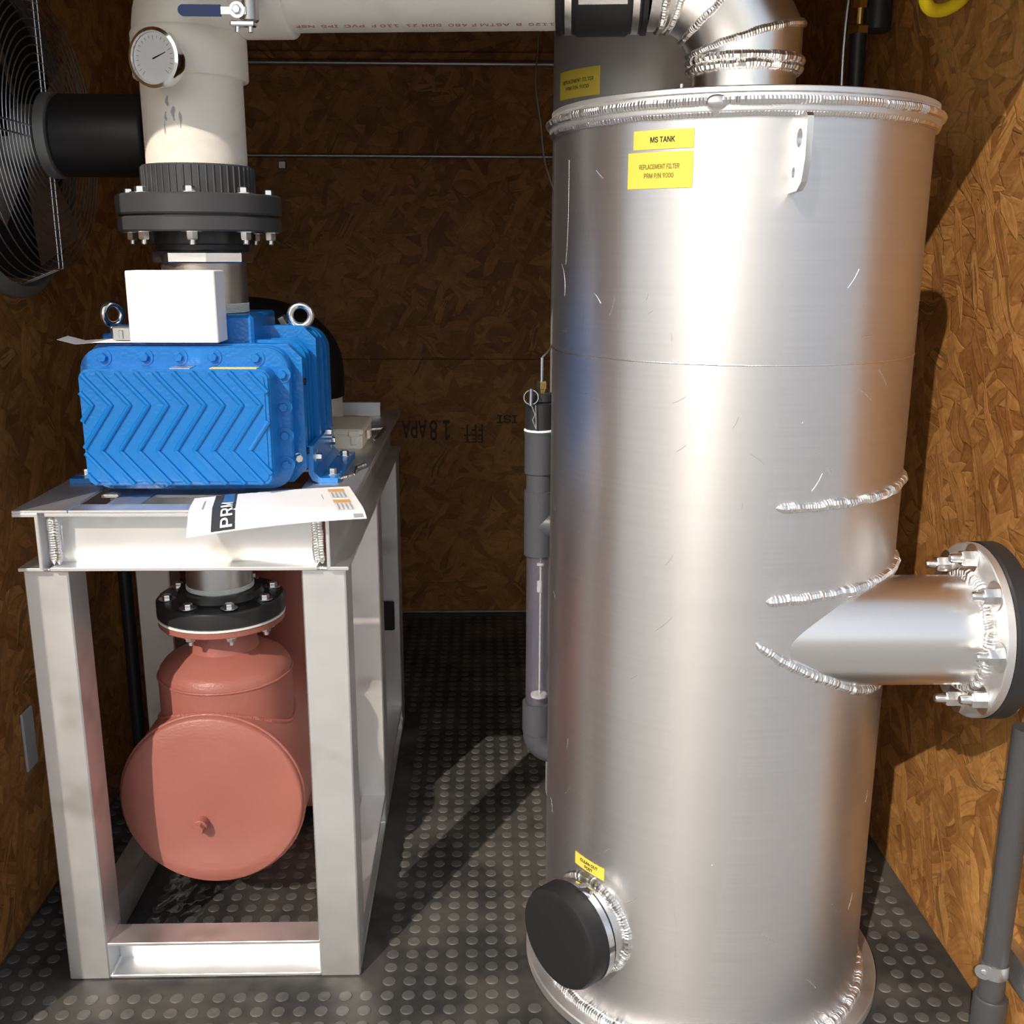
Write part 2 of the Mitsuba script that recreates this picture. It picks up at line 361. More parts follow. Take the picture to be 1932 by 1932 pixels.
# mill stamps, faint dark print on the board
def stamp(s, h, x, z, w, flip=True):
    m = text(s, h, True, 0.0005, w); v = m.vertices
    if flip: v[:, 0] *= -1; v[:, 1] *= -1
    m.vertices = np.stack([x + v[:, 0], YB - v[:, 2] - .0002, z + v[:, 1]], 1); m.fix_normals() if False else None
    obj('stamp', m, 'ink_brown', wb + '__panel', False, label='faded dark mill stamp')
stamp('APA', 0.075, -0.318, 0.86, 0.11); stamp('1 8', 0.085, -0.205, 0.855, 0.09); stamp('FFT', 0.05, -0.055, 0.855, 0.085); stamp('FFT', 0.03, -0.055, 0.815, 0.085); stamp('ISI', 0.035, 0.095, 0.905, 0.09)
single('wall_hook', sweep(spline([(-1.10, YB - .002, 2.44), (-1.10, YB - .03, 2.43), (-1.09, YB - .04, 2.40), (-1.075, YB - .03, 2.38)], 16), 0.006, 8), 'galvanised', 'small metal hook on the back wall left of the pressure gauge', 'hook')

# ------------------------------------------------------------------ aluminium stand
st = thing('equipment_stand', 'welded aluminium stand carrying the blue blower on six square legs', 'stand')
LX = (-0.957, -0.385); LW = 0.092
for ly in (2.076, 2.73, 3.35):
    for lx in LX:
        obj('leg', box(lx, lx + LW, ly, ly + 0.095, 0.001, 0.984, 0.003), 'aluminium', st)
x0, x1, y0, y1 = -0.957, -0.293, 2.076, 3.445
ZT0, ZT1 = 0.985, 1.108
obj('top_beam', channel('x', -0.893, -0.348, y0 + 0.035, y0 - 0.020, ZT0, ZT1), 'aluminium', st)
obj('top_beam', channel('y', y0 - 0.022, y1, -0.905, -0.957, ZT0, ZT1), 'aluminium', st)
obj('top_beam', channel('y', y0 - 0.022, y1, -0.328, -0.283, ZT0, ZT1), 'aluminium', st)
obj('top_beam', channel('x', -0.90, -0.335, y1 - 0.04, y1 + 0.02, ZT0, ZT1), 'aluminium', st)
# flat bars that make the top
for a in ((-0.957, -0.845, y0 - 0.022, y1), (-0.410, -0.284, y0 - 0.022, y1)):
    obj('top_strip', box(a[0], a[1], a[2], a[3], ZT1 + .0002, ZT1 + 0.006, 0.0015), 'aluminium', st)
obj('cross_bar', box(-0.844, -0.411, y0 - 0.022, y0 + 0.035, ZT1 + .0002, ZT1 + 0.006, 0.0015), 'aluminium', st)
obj('cross_bar', channel('x', -0.844, -0.411, 2.30, 2.24, ZT0 + 0.04, ZT1 - 0.004), 'aluminium', st)
obj('cross_bar', box(-0.845, -0.411, 2.60, 2.72, ZT1 - 0.03, ZT1 + 0.004, 0.002), 'aluminium', st)
obj('cross_bar', box(-0.845, -0.411, 3.05, 3.15, ZT1 - 0.03, ZT1 + 0.004, 0.002), 'aluminium', st)
obj('cross_bar', box(-0.80, -0.725, 2.112, 2.60, ZT1 - 0.040, ZT1 - 0.002, 0.002), 'aluminium', st)
obj('back_ledge', box(-0.62, -0.335, 3.30, 3.315, ZT1 + 0.006, ZT1 + 0.052, 0.002), 'aluminium', st)
# bottom channels
obj('bottom_beam', channel('x', LX[0] + LW, LX[1], 2.15, 2.078, 0.002, 0.094), 'aluminium', st)
for ya, yb in ((2.171, 2.73), (2.825, 3.35)):
    obj('bottom_beam', channel('y', ya, yb, -0.362, -0.294, 0.002, 0.094), 'aluminium', st)
    obj('bottom_beam', channel('y', ya, yb, -0.896, -0.956, 0.002, 0.094), 'aluminium', st)
obj('bottom_beam', channel('x', LX[0] + LW, LX[1], 3.37, 3.44, 0.002, 0.094), 'aluminium', st)
for yy in (3.37, 2.745):
    obj('bolt', hexbolt((-0.318, yy - 0.03 if yy > 3 else yy + 0.11, 0.010), (0, 0, 1), 0.008, 0.008), 'zinc', st)
obj('bolt', hexbolt((-0.305, 3.349, 0.045), (0, -1, 0), 0.008, 0.008), 'zinc', st)
obj('pad', box(-0.383, -0.312, 3.336, 3.3495, 0.375, 0.478, 0.004), 'rubber_black', st, label='black rectangular pad')
# welds of the stand
wl = []
for sx, xx in ((1, -0.890), (1, -0.878), (-1, -0.352), (-1, -0.340)):
    wl.append(weld_bead([(xx, y0 - 0.002, ZT0 + 0.01), (xx + sx * .002, y0 - 0.006, ZT1 - 0.010)], 0.0065, seed=int(abs(xx) * 1000)))
wl.append(weld_bead([(LX[0], y0 - 0.002, ZT0 - 0.001), (LX[0] + LW + .01, y0 - 0.004, ZT0 - 0.001)], 0.005, seed=3))
wl.append(weld_bead([(LX[1] - .01, y0 - 0.004, ZT0 - 0.001), (LX[1] + LW, y0 - 0.002, ZT0 - 0.001)], 0.005, seed=4))
wl.append(weld_bead([(LX[0] + LW + .002, 2.149, 0.012), (LX[0] + LW + .002, 2.149, 0.09)], 0.005, seed=5))
wl.append(weld_bead([(LX[0] + LW + .003, 2.149, 0.012), (LX[0] + LW + .003, 2.082, 0.011)], 0.004, seed=6))
wl.append(weld_bead([(-0.352, 2.725, 0.013), (-0.297, 2.725, 0.013)], 0.004, seed=7))
wl.append(weld_bead([(-0.34, 2.35, ZT1 + 0.007), (-0.31, 2.40, ZT1 + 0.007), (-0.315, 2.47, ZT1 + 0.007), (-0.295, 2.52, ZT1 + 0.007)], 0.006, seed=8))
wl.append(weld_bead([(-0.36, 3.02, ZT1 + 0.007), (-0.30, 3.06, ZT1 + 0.007), (-0.31, 2.86, ZT1 + 0.007)], 0.006, seed=9))
for m in wl: obj('weld', m, 'weld', st)

# ------------------------------------------------------------------ red silencer under the stand
si = thing('red_silencer', 'red-brown primed steel silencer with a domed end cap standing between the legs of the stand', 'silencer')
SC = np.array([-0.655, 0, 0.352]); SR = 0.217
obj('end_cap', lathe([(SR, 0.03), (SR * 0.995, 0.018), (SR * 0.965, 0.010), (SR * 0.80, 0.002), (SR * 0.4, -0.006), (0, -0.008)], 96, (SC[0], 2.235, SC[2]), (0, 1, 0)), 'red_primer', si, 50)
obj('body', lathe([(SR, 0.028), (SR, 0.80), (SR * 0.9, 0.83), (0, 0.84)], 96, (SC[0], 2.235, SC[2]), (0, 1, 0)), 'red_primer', si, 50)
obj('end_seam', torus((SC[0], 2.265, SC[2]), (0, 1, 0), SR, 0.004, 96, 8), 'red_primer', si)
NX, NY = -0.648, 2.43
obj('neck', lathe([(0.160, 0.40), (0.161, 0.612), (0.157, 0.632), (0.146, 0.648), (0.105, 0.672), (0.085, 0.680), (0.080, 0.70), (0.078, 0.748)], 96, (NX, NY, 0)), 'red_primer', si, 50)
obj('neck_seam', torus((NX, NY, 0.617), (0, 0, 1), 0.1605, 0.0035, 96, 8), 'red_primer', si)
obj('saddle_weld', weld_bead([(NX + 0.163 * math.sin(t), NY - 0.163 * math.cos(t), SC[2] + math.sqrt(max(0.02, (SR + 0.002) ** 2 - (NX + 0.163 * math.sin(t) - SC[0]) ** 2)) - 0.003) for t in np.linspace(0, 2 * PI, 80)], 0.006, True), 'red_primer', si)
obj('chamber', lathe([(0, 0.06), (0.165, 0.06), (0.185, 0.09), (0.185, 0.90), (0.165, 0.95), (0, 0.965)], 72, (-0.53, 2.90, 0)), 'red_primer', si, 50)
obj('flange', cyl((NX, NY, 0.748), (NX, NY, 0.764), 0.150, 96, 0.002), 'red_primer', si)
obj('drain_plug', cat_([cyl((-0.675, 2.236, 0.312), (-0.675, 2.206, 0.309), 0.017, 24, 0.002), hexbolt((-0.675, 2.207, 0.309), (0, -1, -0.05), 0.013, 0.014, False)]), 'red_primer', si)
for yy in (2.66, 2.98):
    obj('foot', box(-0.76, -0.55, yy, yy + 0.04, 0.0, 0.16, 0.003), 'red_primer', si)
pf = thing('outlet_flange', 'black bolted pipe flange on a white gasket above the red silencer', 'pipe flange')
obj('gasket', cyl((NX, NY, 0.7645), (NX, NY, 0.7695), 0.152, 96), 'gasket', pf, label='white gasket')
obj('plate', lathe([(0.078, 0.0), (0.149, 0.0), (0.152, 0.003), (0.152, 0.036), (0.147, 0.042), (0.104, 0.046), (0.098, 0.060), (0.0795, 0.060), (0.078, 0.0)], 96, (NX, NY, 0.770)), 'iron_black', pf, 40)
for k in range(8):
    a = k * PI / 4 + PI / 8; bx, by = NX + 0.125 * math.sin(a), NY - 0.125 * math.cos(a)
    obj('bolt', hexbolt((bx, by, 0.8148), (0, 0, 1), 0.0115, 0.010), 'zinc', pf)
    obj('nut', hexbolt((bx, by, 0.7475), (0, 0, -1), 0.0125, 0.013, True, 0.010), 'zinc', pf)
sp = thing('lower_steel_pipe', 'short grey steel pipe between the blower and the black flange of the silencer', 'pipe')
obj('pipe', ring((NX, NY, 0.815), (NX, NY, 1.085), 0.0785, 0.070, 64), 'galvanised', sp)
obj('thread', cat_([torus((NX, NY, 0.834 + 0.004 * k), (0, 0, 1), 0.0788, 0.0018, 64, 6) for k in range(3)]), 'gasket', sp)
single('wrinkled_film', None or (lambda: (lambda g: trimesh.Trimesh(g[0], g[1], process=False))((lambda nx, ny: (np.array([(-0.83 + 0.42 * i / nx, 2.19 + 0.55 * j / ny, 0.010 + 0.022 * meshkit.fbm(np.array([i * 0.9, j * 0.5, 0.3]), 3)) for i in range(nx + 1) for j in range(ny + 1)]), np.array([q for i in range(nx) for j in range(ny) for q in ((i * (ny + 1) + j, (i + 1) * (ny + 1) + j, (i + 1) * (ny + 1) + j + 1), (i * (ny + 1) + j, (i + 1) * (ny + 1) + j + 1, i * (ny + 1) + j + 1))])))(36, 46)))(), 'clear_plastic', 'crumpled clear plastic film on the floor under the red silencer', 'plastic film', smooth=True)

# ------------------------------------------------------------------ blue blower
bl = thing('blower', 'bright blue rotary lobe blower with a chevron ribbed front cover on the aluminium stand', 'blower')
def rounded_block(poly, y0_, depth, edge=0.006):
    """rounded plate with softened front rim: polygon in (x, z)."""
    a = to_front(poly, depth - edge, y0_ + edge)
    b = to_front(poly.buffer(-edge * 0.3), edge * 0.75, y0_ + edge * 0.3); c = to_front(poly.buffer(-edge), edge * 0.4, y0_)
    return cat_([a, b, c])
obj('front_cover', rounded_block(rrect(-0.842, -0.449, 1.140, 1.386, 0.022), 2.162, 0.075, 0.010), 'blue_paint', bl, 30)
cov = rrect(-0.838, -0.453, 1.145, 1.381, 0.018)
zt, zb = 1.386, 1.140
for k in range(-2, 11):
    xk = -0.842 + 0.0385 * k; A = 0.066
    line = LineString([(xk, zt), (xk + A, zt - 0.30 * (zt - zb)), (xk, zt - 0.69 * (zt - zb)), (xk + A, zb)]).intersection(cov)
    for ls in getattr(line, 'geoms', [line]):
        if ls.length < 0.02: continue
        p = dense([(x, 2.1615, z) for x, z in ls.coords], 0.006)
        obj('rib', sweep(p, 0.0055, 8), 'blue_paint', bl, 40)
fl = rrect(-0.862, -0.420, 1.118, 1.424, 0.050)
obj('cover_flange', rounded_block(fl, 2.234, 0.022, 0.005), 'blue_paint', bl, 30)
for bx, bz in [(-0.81, 1.404), (-0.722, 1.405), (-0.650, 1.405), (-0.578, 1.405), (-0.488, 1.403), (-0.434, 1.368), (-0.434, 1.298), (-0.434, 1.236), (-0.434, 1.172)]:
    obj('cover_bolt', hexbolt((bx, 2.2335, bz), (0, -1, 0), 0.0105, 0.009, True), 'blue_paint', bl, 20)
def chamfer(x0_, x1_, z0_, z1_, c): return Polygon([(x0_ + c, z0_), (x1_ - c, z0_), (x1_, z0_ + c), (x1_, z1_ - c), (x1_ - c, z1_), (x0_ + c, z1_), (x0_, z1_ - c), (x0_, z0_ + c)])
obj('body', to_front(rrect(-0.842, -0.425, 1.128, 1.425, 0.04), 0.345, 2.256), 'blue_paint', bl, 30)
obj('end_plate', to_front(chamfer(-0.868, -0.400, 1.122, 1.428, 0.030), 0.028, 2.285), 'blue_paint', bl, 20)
obj('fin', to_front(rrect(-0.868, -0.402, 1.124, 1.432, 0.045), 0.010, 2.350), 'blue_paint', bl, 25)
obj('fin', to_front(rrect(-0.868, -0.402, 1.124, 1.432, 0.045), 0.010, 2.392), 'blue_paint', bl, 25)
ep = chamfer(-0.872, -0.392, 1.120, 1.458, 0.030)
obj('end_plate', to_front(ep, 0.030, 2.432), 'blue_paint', bl, 20)
obj('fin', to_front(rrect(-0.872, -0.388, 1.122, 1.452, 0.050), 0.012, 2.500), 'blue_paint', bl, 25)
obj('rear_cover', to_front(rrect(-0.866, -0.386, 1.130, 1.448, 0.055), 0.050, 2.550), 'blue_paint', bl, 25)
for zz in (1.345, 1.19):
    obj('plug', cyl((-0.3995, 2.30, zz), (-0.396, 2.30, zz), 0.008, 16), 'rubber_black', bl)
obj('inlet_port', box(-0.778, -0.512, 2.335, 2.585, 1.42, 1.486, 0.006), 'blue_paint', bl, 30)
obj('outlet_port', cat_([cyl((NX, NY, 1.085), (NX, NY, 1.104), 0.128, 64, 0.003), box(-0.76, -0.535, 2.29, 2.57, 1.098, 1.132, 0.006)]), 'blue_paint', bl, 30)
def eye(name_x, yy, z, turn):
    e = obj('eyebolt', cat_([torus((name_x, yy, z), (math.sin(turn), -math.cos(turn), 0), 0.0235, 0.0085, 36, 12), lathe([(0.0075, 0), (0.0085, 0.006), (0.012, 0.012), (0.007, 0.020)], 20, (name_x, yy, z - 0.043))]), 'chrome', bl, 40, label='chrome eyebolt')
    obj('lug', box(name_x - 0.024, name_x + 0.024, yy - 0.016, yy + 0.016, z - 0.075, z - 0.0435, 0.005), 'blue_paint', bl, 20)
eye(-0.427, 2.448, 1.480, 0.10); eye(-0.857, 2.448, 1.482, 0.95)
def bracket(xin, xout, name):
    s = 1 if xout > xin else -1; ylo, yhi = 2.305, 2.625
    L = Polygon([(0, 0.085), (0.012, 0.085), (0.012, 0.026), (0.026, 0.012), (abs(xout - xin), 0.012), (abs(xout - xin), 0), (0.022, 0), (0.008, 0.006), (0, 0.022)])
    if s < 0: L = affinity.scale(L, -1, 1, origin=(0, 0))
    L = affinity.translate(L, xin, ZT1 + 0.0065)
    b = obj('foot', to_front(L, yhi - ylo, ylo), 'blue_paint', bl, 30)
    for yy in (ylo + 0.05, yhi - 0.05):
        obj('bolt', hexbolt((xin + s * 0.045, yy, ZT1 + 0.0185), (0, 0, 1), 0.0105, 0.011), 'zinc', b)
    for yy in (ylo + 0.045, yhi - 0.06):
        obj('bolt', hexbolt((xin + s * 0.012, yy, ZT1 + 0.058), (s, 0, 0), 0.010, 0.011), 'zinc', b)
bracket(-0.400, -0.335, 'right'); bracket(-0.868, -0.935, 'left')
obj('drain_fitting', cat_([cyl((-0.424, 2.273, 1.185), (-0.414, 2.26, 1.183), 0.010, 16), hexbolt((-0.416, 2.262, 1.183), (0.5, -0.8, -0.1), 0.010, 0.014, False)]), 'zinc', bl)
obj('side_bolt', cat_([hexbolt((-0.392, 2.53, 1.192), (1, 0, 0), 0.011, 0.012), cyl((-0.40, 2.51, 1.185), (-0.375, 2.51, 1.185), 0.006, 12)]), 'zinc', bl)
obj('filler_plug', hexbolt((-0.497, 2.62, 1.448), (-0.4, -0.2, 0.8), 0.014, 0.02), 'raw_steel', bl)
# the two plates on top of the cover block
top = lambda x0_, x1_, y0_, y1_: box(x0_, x1_, y0_, y1_, 1.3862, 1.3872)
obj('data_plate', box(-0.655, -0.613, 2.175, 2.222, 1.386, 1.3875), 'galvanised', bl, False, label='small silver data plate')
obj('warning_strip', box(-0.572, -0.475, 2.172, 2.198, 1.386, 1.3875), 'sticker_yellow', bl, False, label='yellow warning strip')

# carton, tag, paper
cn = single('white_carton', box(-0.754, -0.568, 2.246, 2.330, 1.4330, 1.583, 0.002), 'white_card', 'plain white cardboard carton standing on top of the blue blower', 'carton', smooth=False)

# ------------------------------------------------------------------ pipes above the blower
PX, PY = -0.6435, 2.46
np_ = thing('steel_nipple', 'bare grey steel pipe rising behind the white carton into the black flanges', 'pipe')
obj('pipe', lathe([(0.086, 1.487), (0.094, 1.487), (0.094, 1.602), (0.086, 1.602)], 64, (PX, PY, 0)), 'raw_steel', np_)
obj('thread', cat_([torus((PX, PY, 1.489 + 0.0035 * k), (0, 0, 1), 0.0945, 0.0016, 64, 6) for k in range(6)]), 'gasket', np_)
ang = np.arange(8) * PI / 4 + 0.30
hx = trimesh.convex.convex_hull(np.array([(PX + r * math.cos(a), PY + r * math.sin(a), z) for a in ang for r, z in ((0.108, 1.597), (0.111, 1.600), (0.111, 1.619), (0.108, 1.622))]))
obj('bushing', hx, 'pipe_metal', np_, 15, label='bright aluminium eight-sided bushing')
uf = thing('pipe_flange', 'pair of thick dark grey plastic pipe flanges bolted together under the upright white pipe', 'pipe flange')
obj('lower_hub', lathe([(0.07, 1.622), (0.098, 1.622), (0.103, 1.628), (0.103, 1.636), (0.112, 1.640), (0.112, 1.666), (0.07, 1.666)], 80, (PX, PY, 0)), 'iron_black', uf, 40)
obj('lower_plate', cyl((PX, PY, 1.6645), (PX, PY, 1.6955), 0.1785, 96, 0.003), 'pvc_grey', uf, 40)
obj('gasket', cyl((PX, PY, 1.6957), (PX, PY, 1.6995), 0.172, 96), 'iron_black', uf)
obj('upper_plate', cyl((PX, PY, 1.6997), (PX, PY, 1.7435), 0.1805, 96, 0.004), 'pvc_grey', uf, 40)
obj('socket', lathe([(0.112, 1.7437), (0.122, 1.7437), (0.122, 1.803), (0.119, 1.806), (0.1105, 1.806)], 96, (PX, PY, 0)), 'pvc_grey', uf, 40)
for k in range(48):
    a = k * PI / 24; c = np.array([PX + 0.122 * math.cos(a), PY + 0.122 * math.sin(a)])
    if c[1] > PY + 0.03: continue
    obj('groove_rib', cyl((c[0], c[1], 1.744), (c[0], c[1], 1.802), 0.0028, 6), 'pvc_grey', uf, False)
for k in range(8):
    a = k * PI / 4 + 0.12; bx, by = PX + 0.152 * math.sin(a), PY - 0.152 * math.cos(a)
    obj('bolt', hexbolt((bx, by, 1.7437), (0, 0, 1), 0.0125, 0.012), 'zinc', uf)
    obj('nut', hexbolt((bx, by, 1.6643), (0, 0, -1), 0.0125, 0.016, True, 0.010), 'zinc', uf)
up = thing('upright_white_pipe', 'upright white plastic pipe with dark scuffs above the black ribbed socket', 'pipe')
obj('pipe', lathe([(0.100, 1.790), (0.1095, 1.790), (0.1095, 2.04), (0.100, 2.04)], 96, (PX, PY, 0)), 'pvc', up, 40)
for (dx, z, h, w) in ((-0.020, 1.93, 0.022, 0.008), (-0.008, 1.905, 0.030, 0.009), (-0.026, 1.90, 0.020, 0.006), (0.006, 1.892, 0.035, 0.006), (-0.030, 1.878, 0.03, 0.004)):
    blob = Polygon([(0.7 * w * math.cos(t) * (0.6 + 0.4 * math.sin(3 * t + dx * 90)), h / 2 * math.sin(t)) for t in np.linspace(0, 2 * PI, 14)[:-1]])
    m = trimesh.creation.extrude_polygon(blob, 0.0004, engine='earcut')
    obj('scuff', round_wrap(m, (PX, PY), 0.1095, dx / 0.1095 - 0.06, z), 'plate_grey', up, False, label='dark scuff mark')
DH = np.array([1.1935, -0.10, 0]); DH /= np.linalg.norm(DH); HZ = 2.192
el = thing('white_elbow', 'large white plastic pipe elbow turning from the upright pipe into the horizontal one', 'pipe elbow')
obj('lower_socket', lathe([(0.1097, 1.986), (0.1205, 1.986), (0.1225, 1.989), (0.1225, 2.075), (0.117, 2.085)], 96, (PX, PY, 0)), 'pvc', el, 40)
Rb = 0.122; arc = [np.array([PX, PY, 0]) + DH * Rb * (1 - math.cos(t)) + np.array([0, 0, HZ - Rb + Rb * math.sin(t)]) for t in np.linspace(-0.05, PI / 2 + 0.05, 24)]
obj('bend', sweep(arc, 0.1185, 72), 'pvc', el, True)
c0 = np.array([PX, PY, HZ]) + DH * 0.118; c1 = np.array([PX, PY, HZ]) + DH * 0.232
obj('side_socket', lathe([(0.117, 0), (0.1225, 0.008), (0.1225, 0.108), (0.1205, 0.112), (0.1097, 0.112)], 96, c0, DH), 'pvc', el, 40)
hp = thing('horizontal_white_pipe', 'long horizontal white plastic pipe along the top with red print on its underside', 'pipe')
h0, h1 = np.array([PX, PY, HZ]) + DH * 0.20, np.array([PX, PY, HZ]) + DH * 0.800
obj('pipe', lathe([(0.100, 0), (0.1095, 0), (0.1095, 0.60), (0.100, 0.60)], 96, h0, DH), 'pvc', hp, 40)
# the print runs upside down along the lower front of the pipe
m = text('1120  B  ASTM F 480  SDR 21  110 F  PVC  IPS  NSF', 0.010, False, 0.0004, 0.55); v = m.vertices.copy()
sx, sy = -v[:, 0], -v[:, 1]
a_h = np.array([0, 0, 1.0]); fr = np.cross(DH, a_h); fr = fr if fr[1] < 0 else -fr
th = -1.27 + sy / 0.1095; rr = 0.1097 + v[:, 2]
mid = np.array([PX, PY, HZ]) + DH * 0.52
m.vertices = mid + sx[:, None] * DH + rr[:, None] * (np.cos(th)[:, None] * fr + np.sin(th)[:, None] * a_h)
obj('print', m, 'ink_red', hp, False, label='faded red lettering')

# pressure gauge
gd = np.array([-0.30, -0.95, -0.02]); gd /= np.linalg.norm(gd); gc = np.array([-0.668, 2.270, 2.001])
ga = thing('pressure_gauge', 'round white-faced pressure gauge in a silver case on the white elbow', 'gauge')
obj('case', lathe([(0, 0), (0.050, 0), (0.055, 0.006), (0.055, 0.026), (0.0575, 0.028), (0.0575, 0.036), (0.051, 0.038), (0.049, 0.033)], 64, gc - gd * 0.036, gd), 'chrome', ga, 40)
obj('dial', lathe([(0.0495, 0.0295), (0.0495, 0.031), (0, 0.031)], 64, gc - gd * 0.036, gd), 'dial', ga, 30, label='white dial')
pc = gc - gd * 0.0045; ax_, bx_, _ = frame_of(gd); ax_ = -ax_ if ax_[0] < 0 else ax_; bx_ = np.array([0, 0, 1.0]) - gd * gd[2]; bx_ /= np.linalg.norm(bx_); ax_ = np.cross(bx_, gd)
ax_ = ax_ if ax_[0] > 0 else -ax_
mk = []
for k in range(21):
    t = math.radians(225 - 270 * k / 20); r0 = 0.037 if k % 5 else 0.034
    d = math.cos(t) * ax_ + math.sin(t) * bx_
    mk.append(sweep([pc + d * r0, pc + d * 0.043], 0.0007, 4))
obj('scale', cat_(mk), 'paper_grey', ga, False)
nd = math.cos(0.35) * ax_ + math.sin(0.35) * bx_
obj('needle', sweep([pc - nd * 0.004, pc + nd * 0.028], [0.0016, 0.0006], 6), 'ink', ga, False)
obj('glass', lathe([(0.0488, 0.0355), (0, 0.0355)], 48, gc - gd * 0.036, gd), 'gauge_glass', ga, 30)
obj('stem', cyl(gc - gd * 0.036, gc - gd * 0.060, 0.010, 16), 'brass', ga)

# ball valve on the elbow
bv = thing('ball_valve', 'small silver ball valve with a long blue lever handle on the white elbow', 'valve')
hy = 2.285
obj('lever', to_front(sbox(-0.606, 2.0825, -0.531, 2.1035).union(Point(-0.606, 2.093).buffer(0.0105)), 0.008, hy), 'blue_grip', bv, 30, label='blue lever grip')
obj('lever_arm', box(-0.533, -0.480, hy + 0.001, hy + 0.004, 2.085, 2.101, 0.001), 'zinc', bv, 20)
obj('body', cat_([cyl((-0.488, hy + 0.040, 2.093), (-0.488, hy + 0.012, 2.093), 0.015, 24, 0.002), cyl((-0.476, 2.305, 2.075), (-0.476, 2.305, 2.17), 0.017, 24, 0.003)]), 'galvanised', bv)
obj('handle_nut', hexbolt((-0.498, hy, 2.094), (0, -1, 0), 0.009, 0.008), 'zinc', bv)
obj('yoke', cat_([box(-0.513, -0.464, hy - 0.004, hy + 0.020, 2.064, 2.074, 0.002), cyl((-0.500, hy + 0.006, 2.065), (-0.500, hy + 0.006, 2.053), 0.005, 12), cyl((-0.474, hy + 0.006, 2.065), (-0.474, hy + 0.006, 2.053), 0.005, 12)]), 'zinc', bv)

# ------------------------------------------------------------------ rubber coupling and welded elbow of the tank
OX, OY, OR = 0.552, 2.36, 0.1085
cp = thing('rubber_coupling', 'black rubber pipe coupling with steel band clamps joining the white pipe to the aluminium elbow', 'coupling')
q0 = np.array([PX, PY, HZ])
obj('sleeve', lathe([(0.1098, 0), (0.121, 0.002), (0.121, 0.012), (0.117, 0.016), (0.117, 0.040), (0.122, 0.046), (0.122, 0.150), (0.117, 0.156), (0.117, 0.178), (0.121, 0.182), (0.121, 0.192), (0.1098, 0.194)], 96, q0 + DH * 0.797, DH), 'rubber_black', cp, 40)
for off in (0.020, 0.160):
    obj('band_clamp', lathe([(0.1172, 0), (0.1188, 0), (0.1188, 0.014), (0.1172, 0.014)], 96, q0 + DH * (0.797 + off), DH), 'zinc', cp, 30)
# the bar-code label on the sleeve's front
fr2 = np.cross(DH, [0, 0, 1.0]); fr2 = fr2 if fr2[1] < 0 else -fr2
def on_pipe(m, s, th0, R):
    v = m.vertices; t = th0 + v[:, 1] / R; r = R + v[:, 2]
    o = m.copy(); o.vertices = q0 + DH * (0.797 + s) + v[:, :1] * DH + r[:, None] * (np.cos(t)[:, None] * fr2 + np.sin(t)[:, None] * np.array([0, 0, 1.0])); return o
def gridpatch(w, h, n=12, t=0.0006):
    p = patch(h, w, n, t); v = p.vertices.copy(); p.vertices = np.stack([v[:, 1], v[:, 0], v[:, 2]], 1); p.invert(); return p
obj('paper_label', on_pipe(gridpatch(0.100, 0.052), 0.098, -0.50, 0.1222), 'paper', cp, 30, label='white bar-code label')
bars = []
rs = random.Random(3); xx = -0.016
while xx < 0.012:
    wdt = rs.choice((0.0008, 0.0012, 0.0018)); b = gridpatch(wdt, 0.013, 3, 0.0003); b.apply_translation((xx, 0.006, 0)); bars.append(b); xx += wdt + rs.choice((0.0008, 0.0012))
obj('bar_code', on_pipe(cat_(bars), 0.098, -0.50, 0.1229), 'ink', cp, False)

tk = thing('separator_tank', 'tall brushed aluminium separator tank on the right with welded seams and a flanged side inlet', 'tank')
n = 240; zs = np.concatenate([np.linspace(0.02, 1.85, 46)]); ths = np.linspace(PI / 2, PI / 2 + 2 * PI, n + 1)
V, UVs, Fs = [], [], []
for z in zs:
    for t in ths:
        V.append((TANK[0] + TR * math.cos(t), TANK[1] + TR * math.sin(t), z)); UVs.append((t * TR, z))
for j in range(len(zs) - 1):
    for i in range(n):
        a = j * (n + 1) + i; Fs += [(a, a + 1, a + n + 2), (a, a + n + 2, a + n + 1)]
obj('shell', (np.array(V), np.array(Fs)), 'tank_metal', tk, True, uv=np.array(UVs))
CT = (TANK[0], TANK[1], 0)
obj('rim', lathe([(0.36, 1.846), (0.371, 1.846), (0.3735, 1.850), (0.3735, 1.872), (0.371, 1.876), (0.36, 1.876)], 160, CT), 'aluminium', tk, 40)
obj('lid', lathe([(0, 1.8765), (0.366, 1.8765), (0.369, 1.879), (0.369, 1.886), (0.366, 1.888), (0, 1.888)], 160, CT), 'aluminium', tk, 40)
obj('rim_weld', weld_bead(circle((*TANK, 1.864), (0, 0, 1), 0.3735, 400), 0.0085, True, 1, rough=0.5), 'weld', tk)
obj('rim_weld', weld_bead(circle((*TANK, 1.846), (0, 0, 1), 0.3655, 400), 0.0070, True, 2, rough=0.5), 'weld', tk)
ph = math.radians(-18.6)
obj('weld_lump', (lambda s: (s.apply_scale((0.020, 0.010, 0.013)), s.apply_translation((TANK[0] + 0.373 * math.sin(ph), TANK[1] - 0.373 * math.cos(ph), 1.862)), s)[2])(trimesh.creation.icosphere(2, 1.0)), 'weld', tk, True)
def arc_at(z, d0, d1, R=TR): return np.array([(TANK[0] + R * math.sin(t), TANK[1] - R * math.cos(t), z if np.isscalar(z) else z[0] + (z[1] - z[0]) * k / 119) for k, t in enumerate(np.radians(np.linspace(d0, d1, 120)))])
obj('seam_weld', weld_bead(arc_at(1.432, -110, 110), 0.0016, seed=3), 'weld', tk)
obj('seam_weld', weld_bead(arc_at((1.176, 1.188), 3, 100), 0.0100, seed=4), 'weld', tk)
obj('seam_weld', weld_bead(arc_at((1.001, 1.014), 2, 78), 0.0110, seed=5), 'weld', tk)
low = [(0.0, 0.920), (12, 0.868), (24, 0.831), (42, 0.785), (54, 0.775), (66, 0.782), (76, 0.80)]
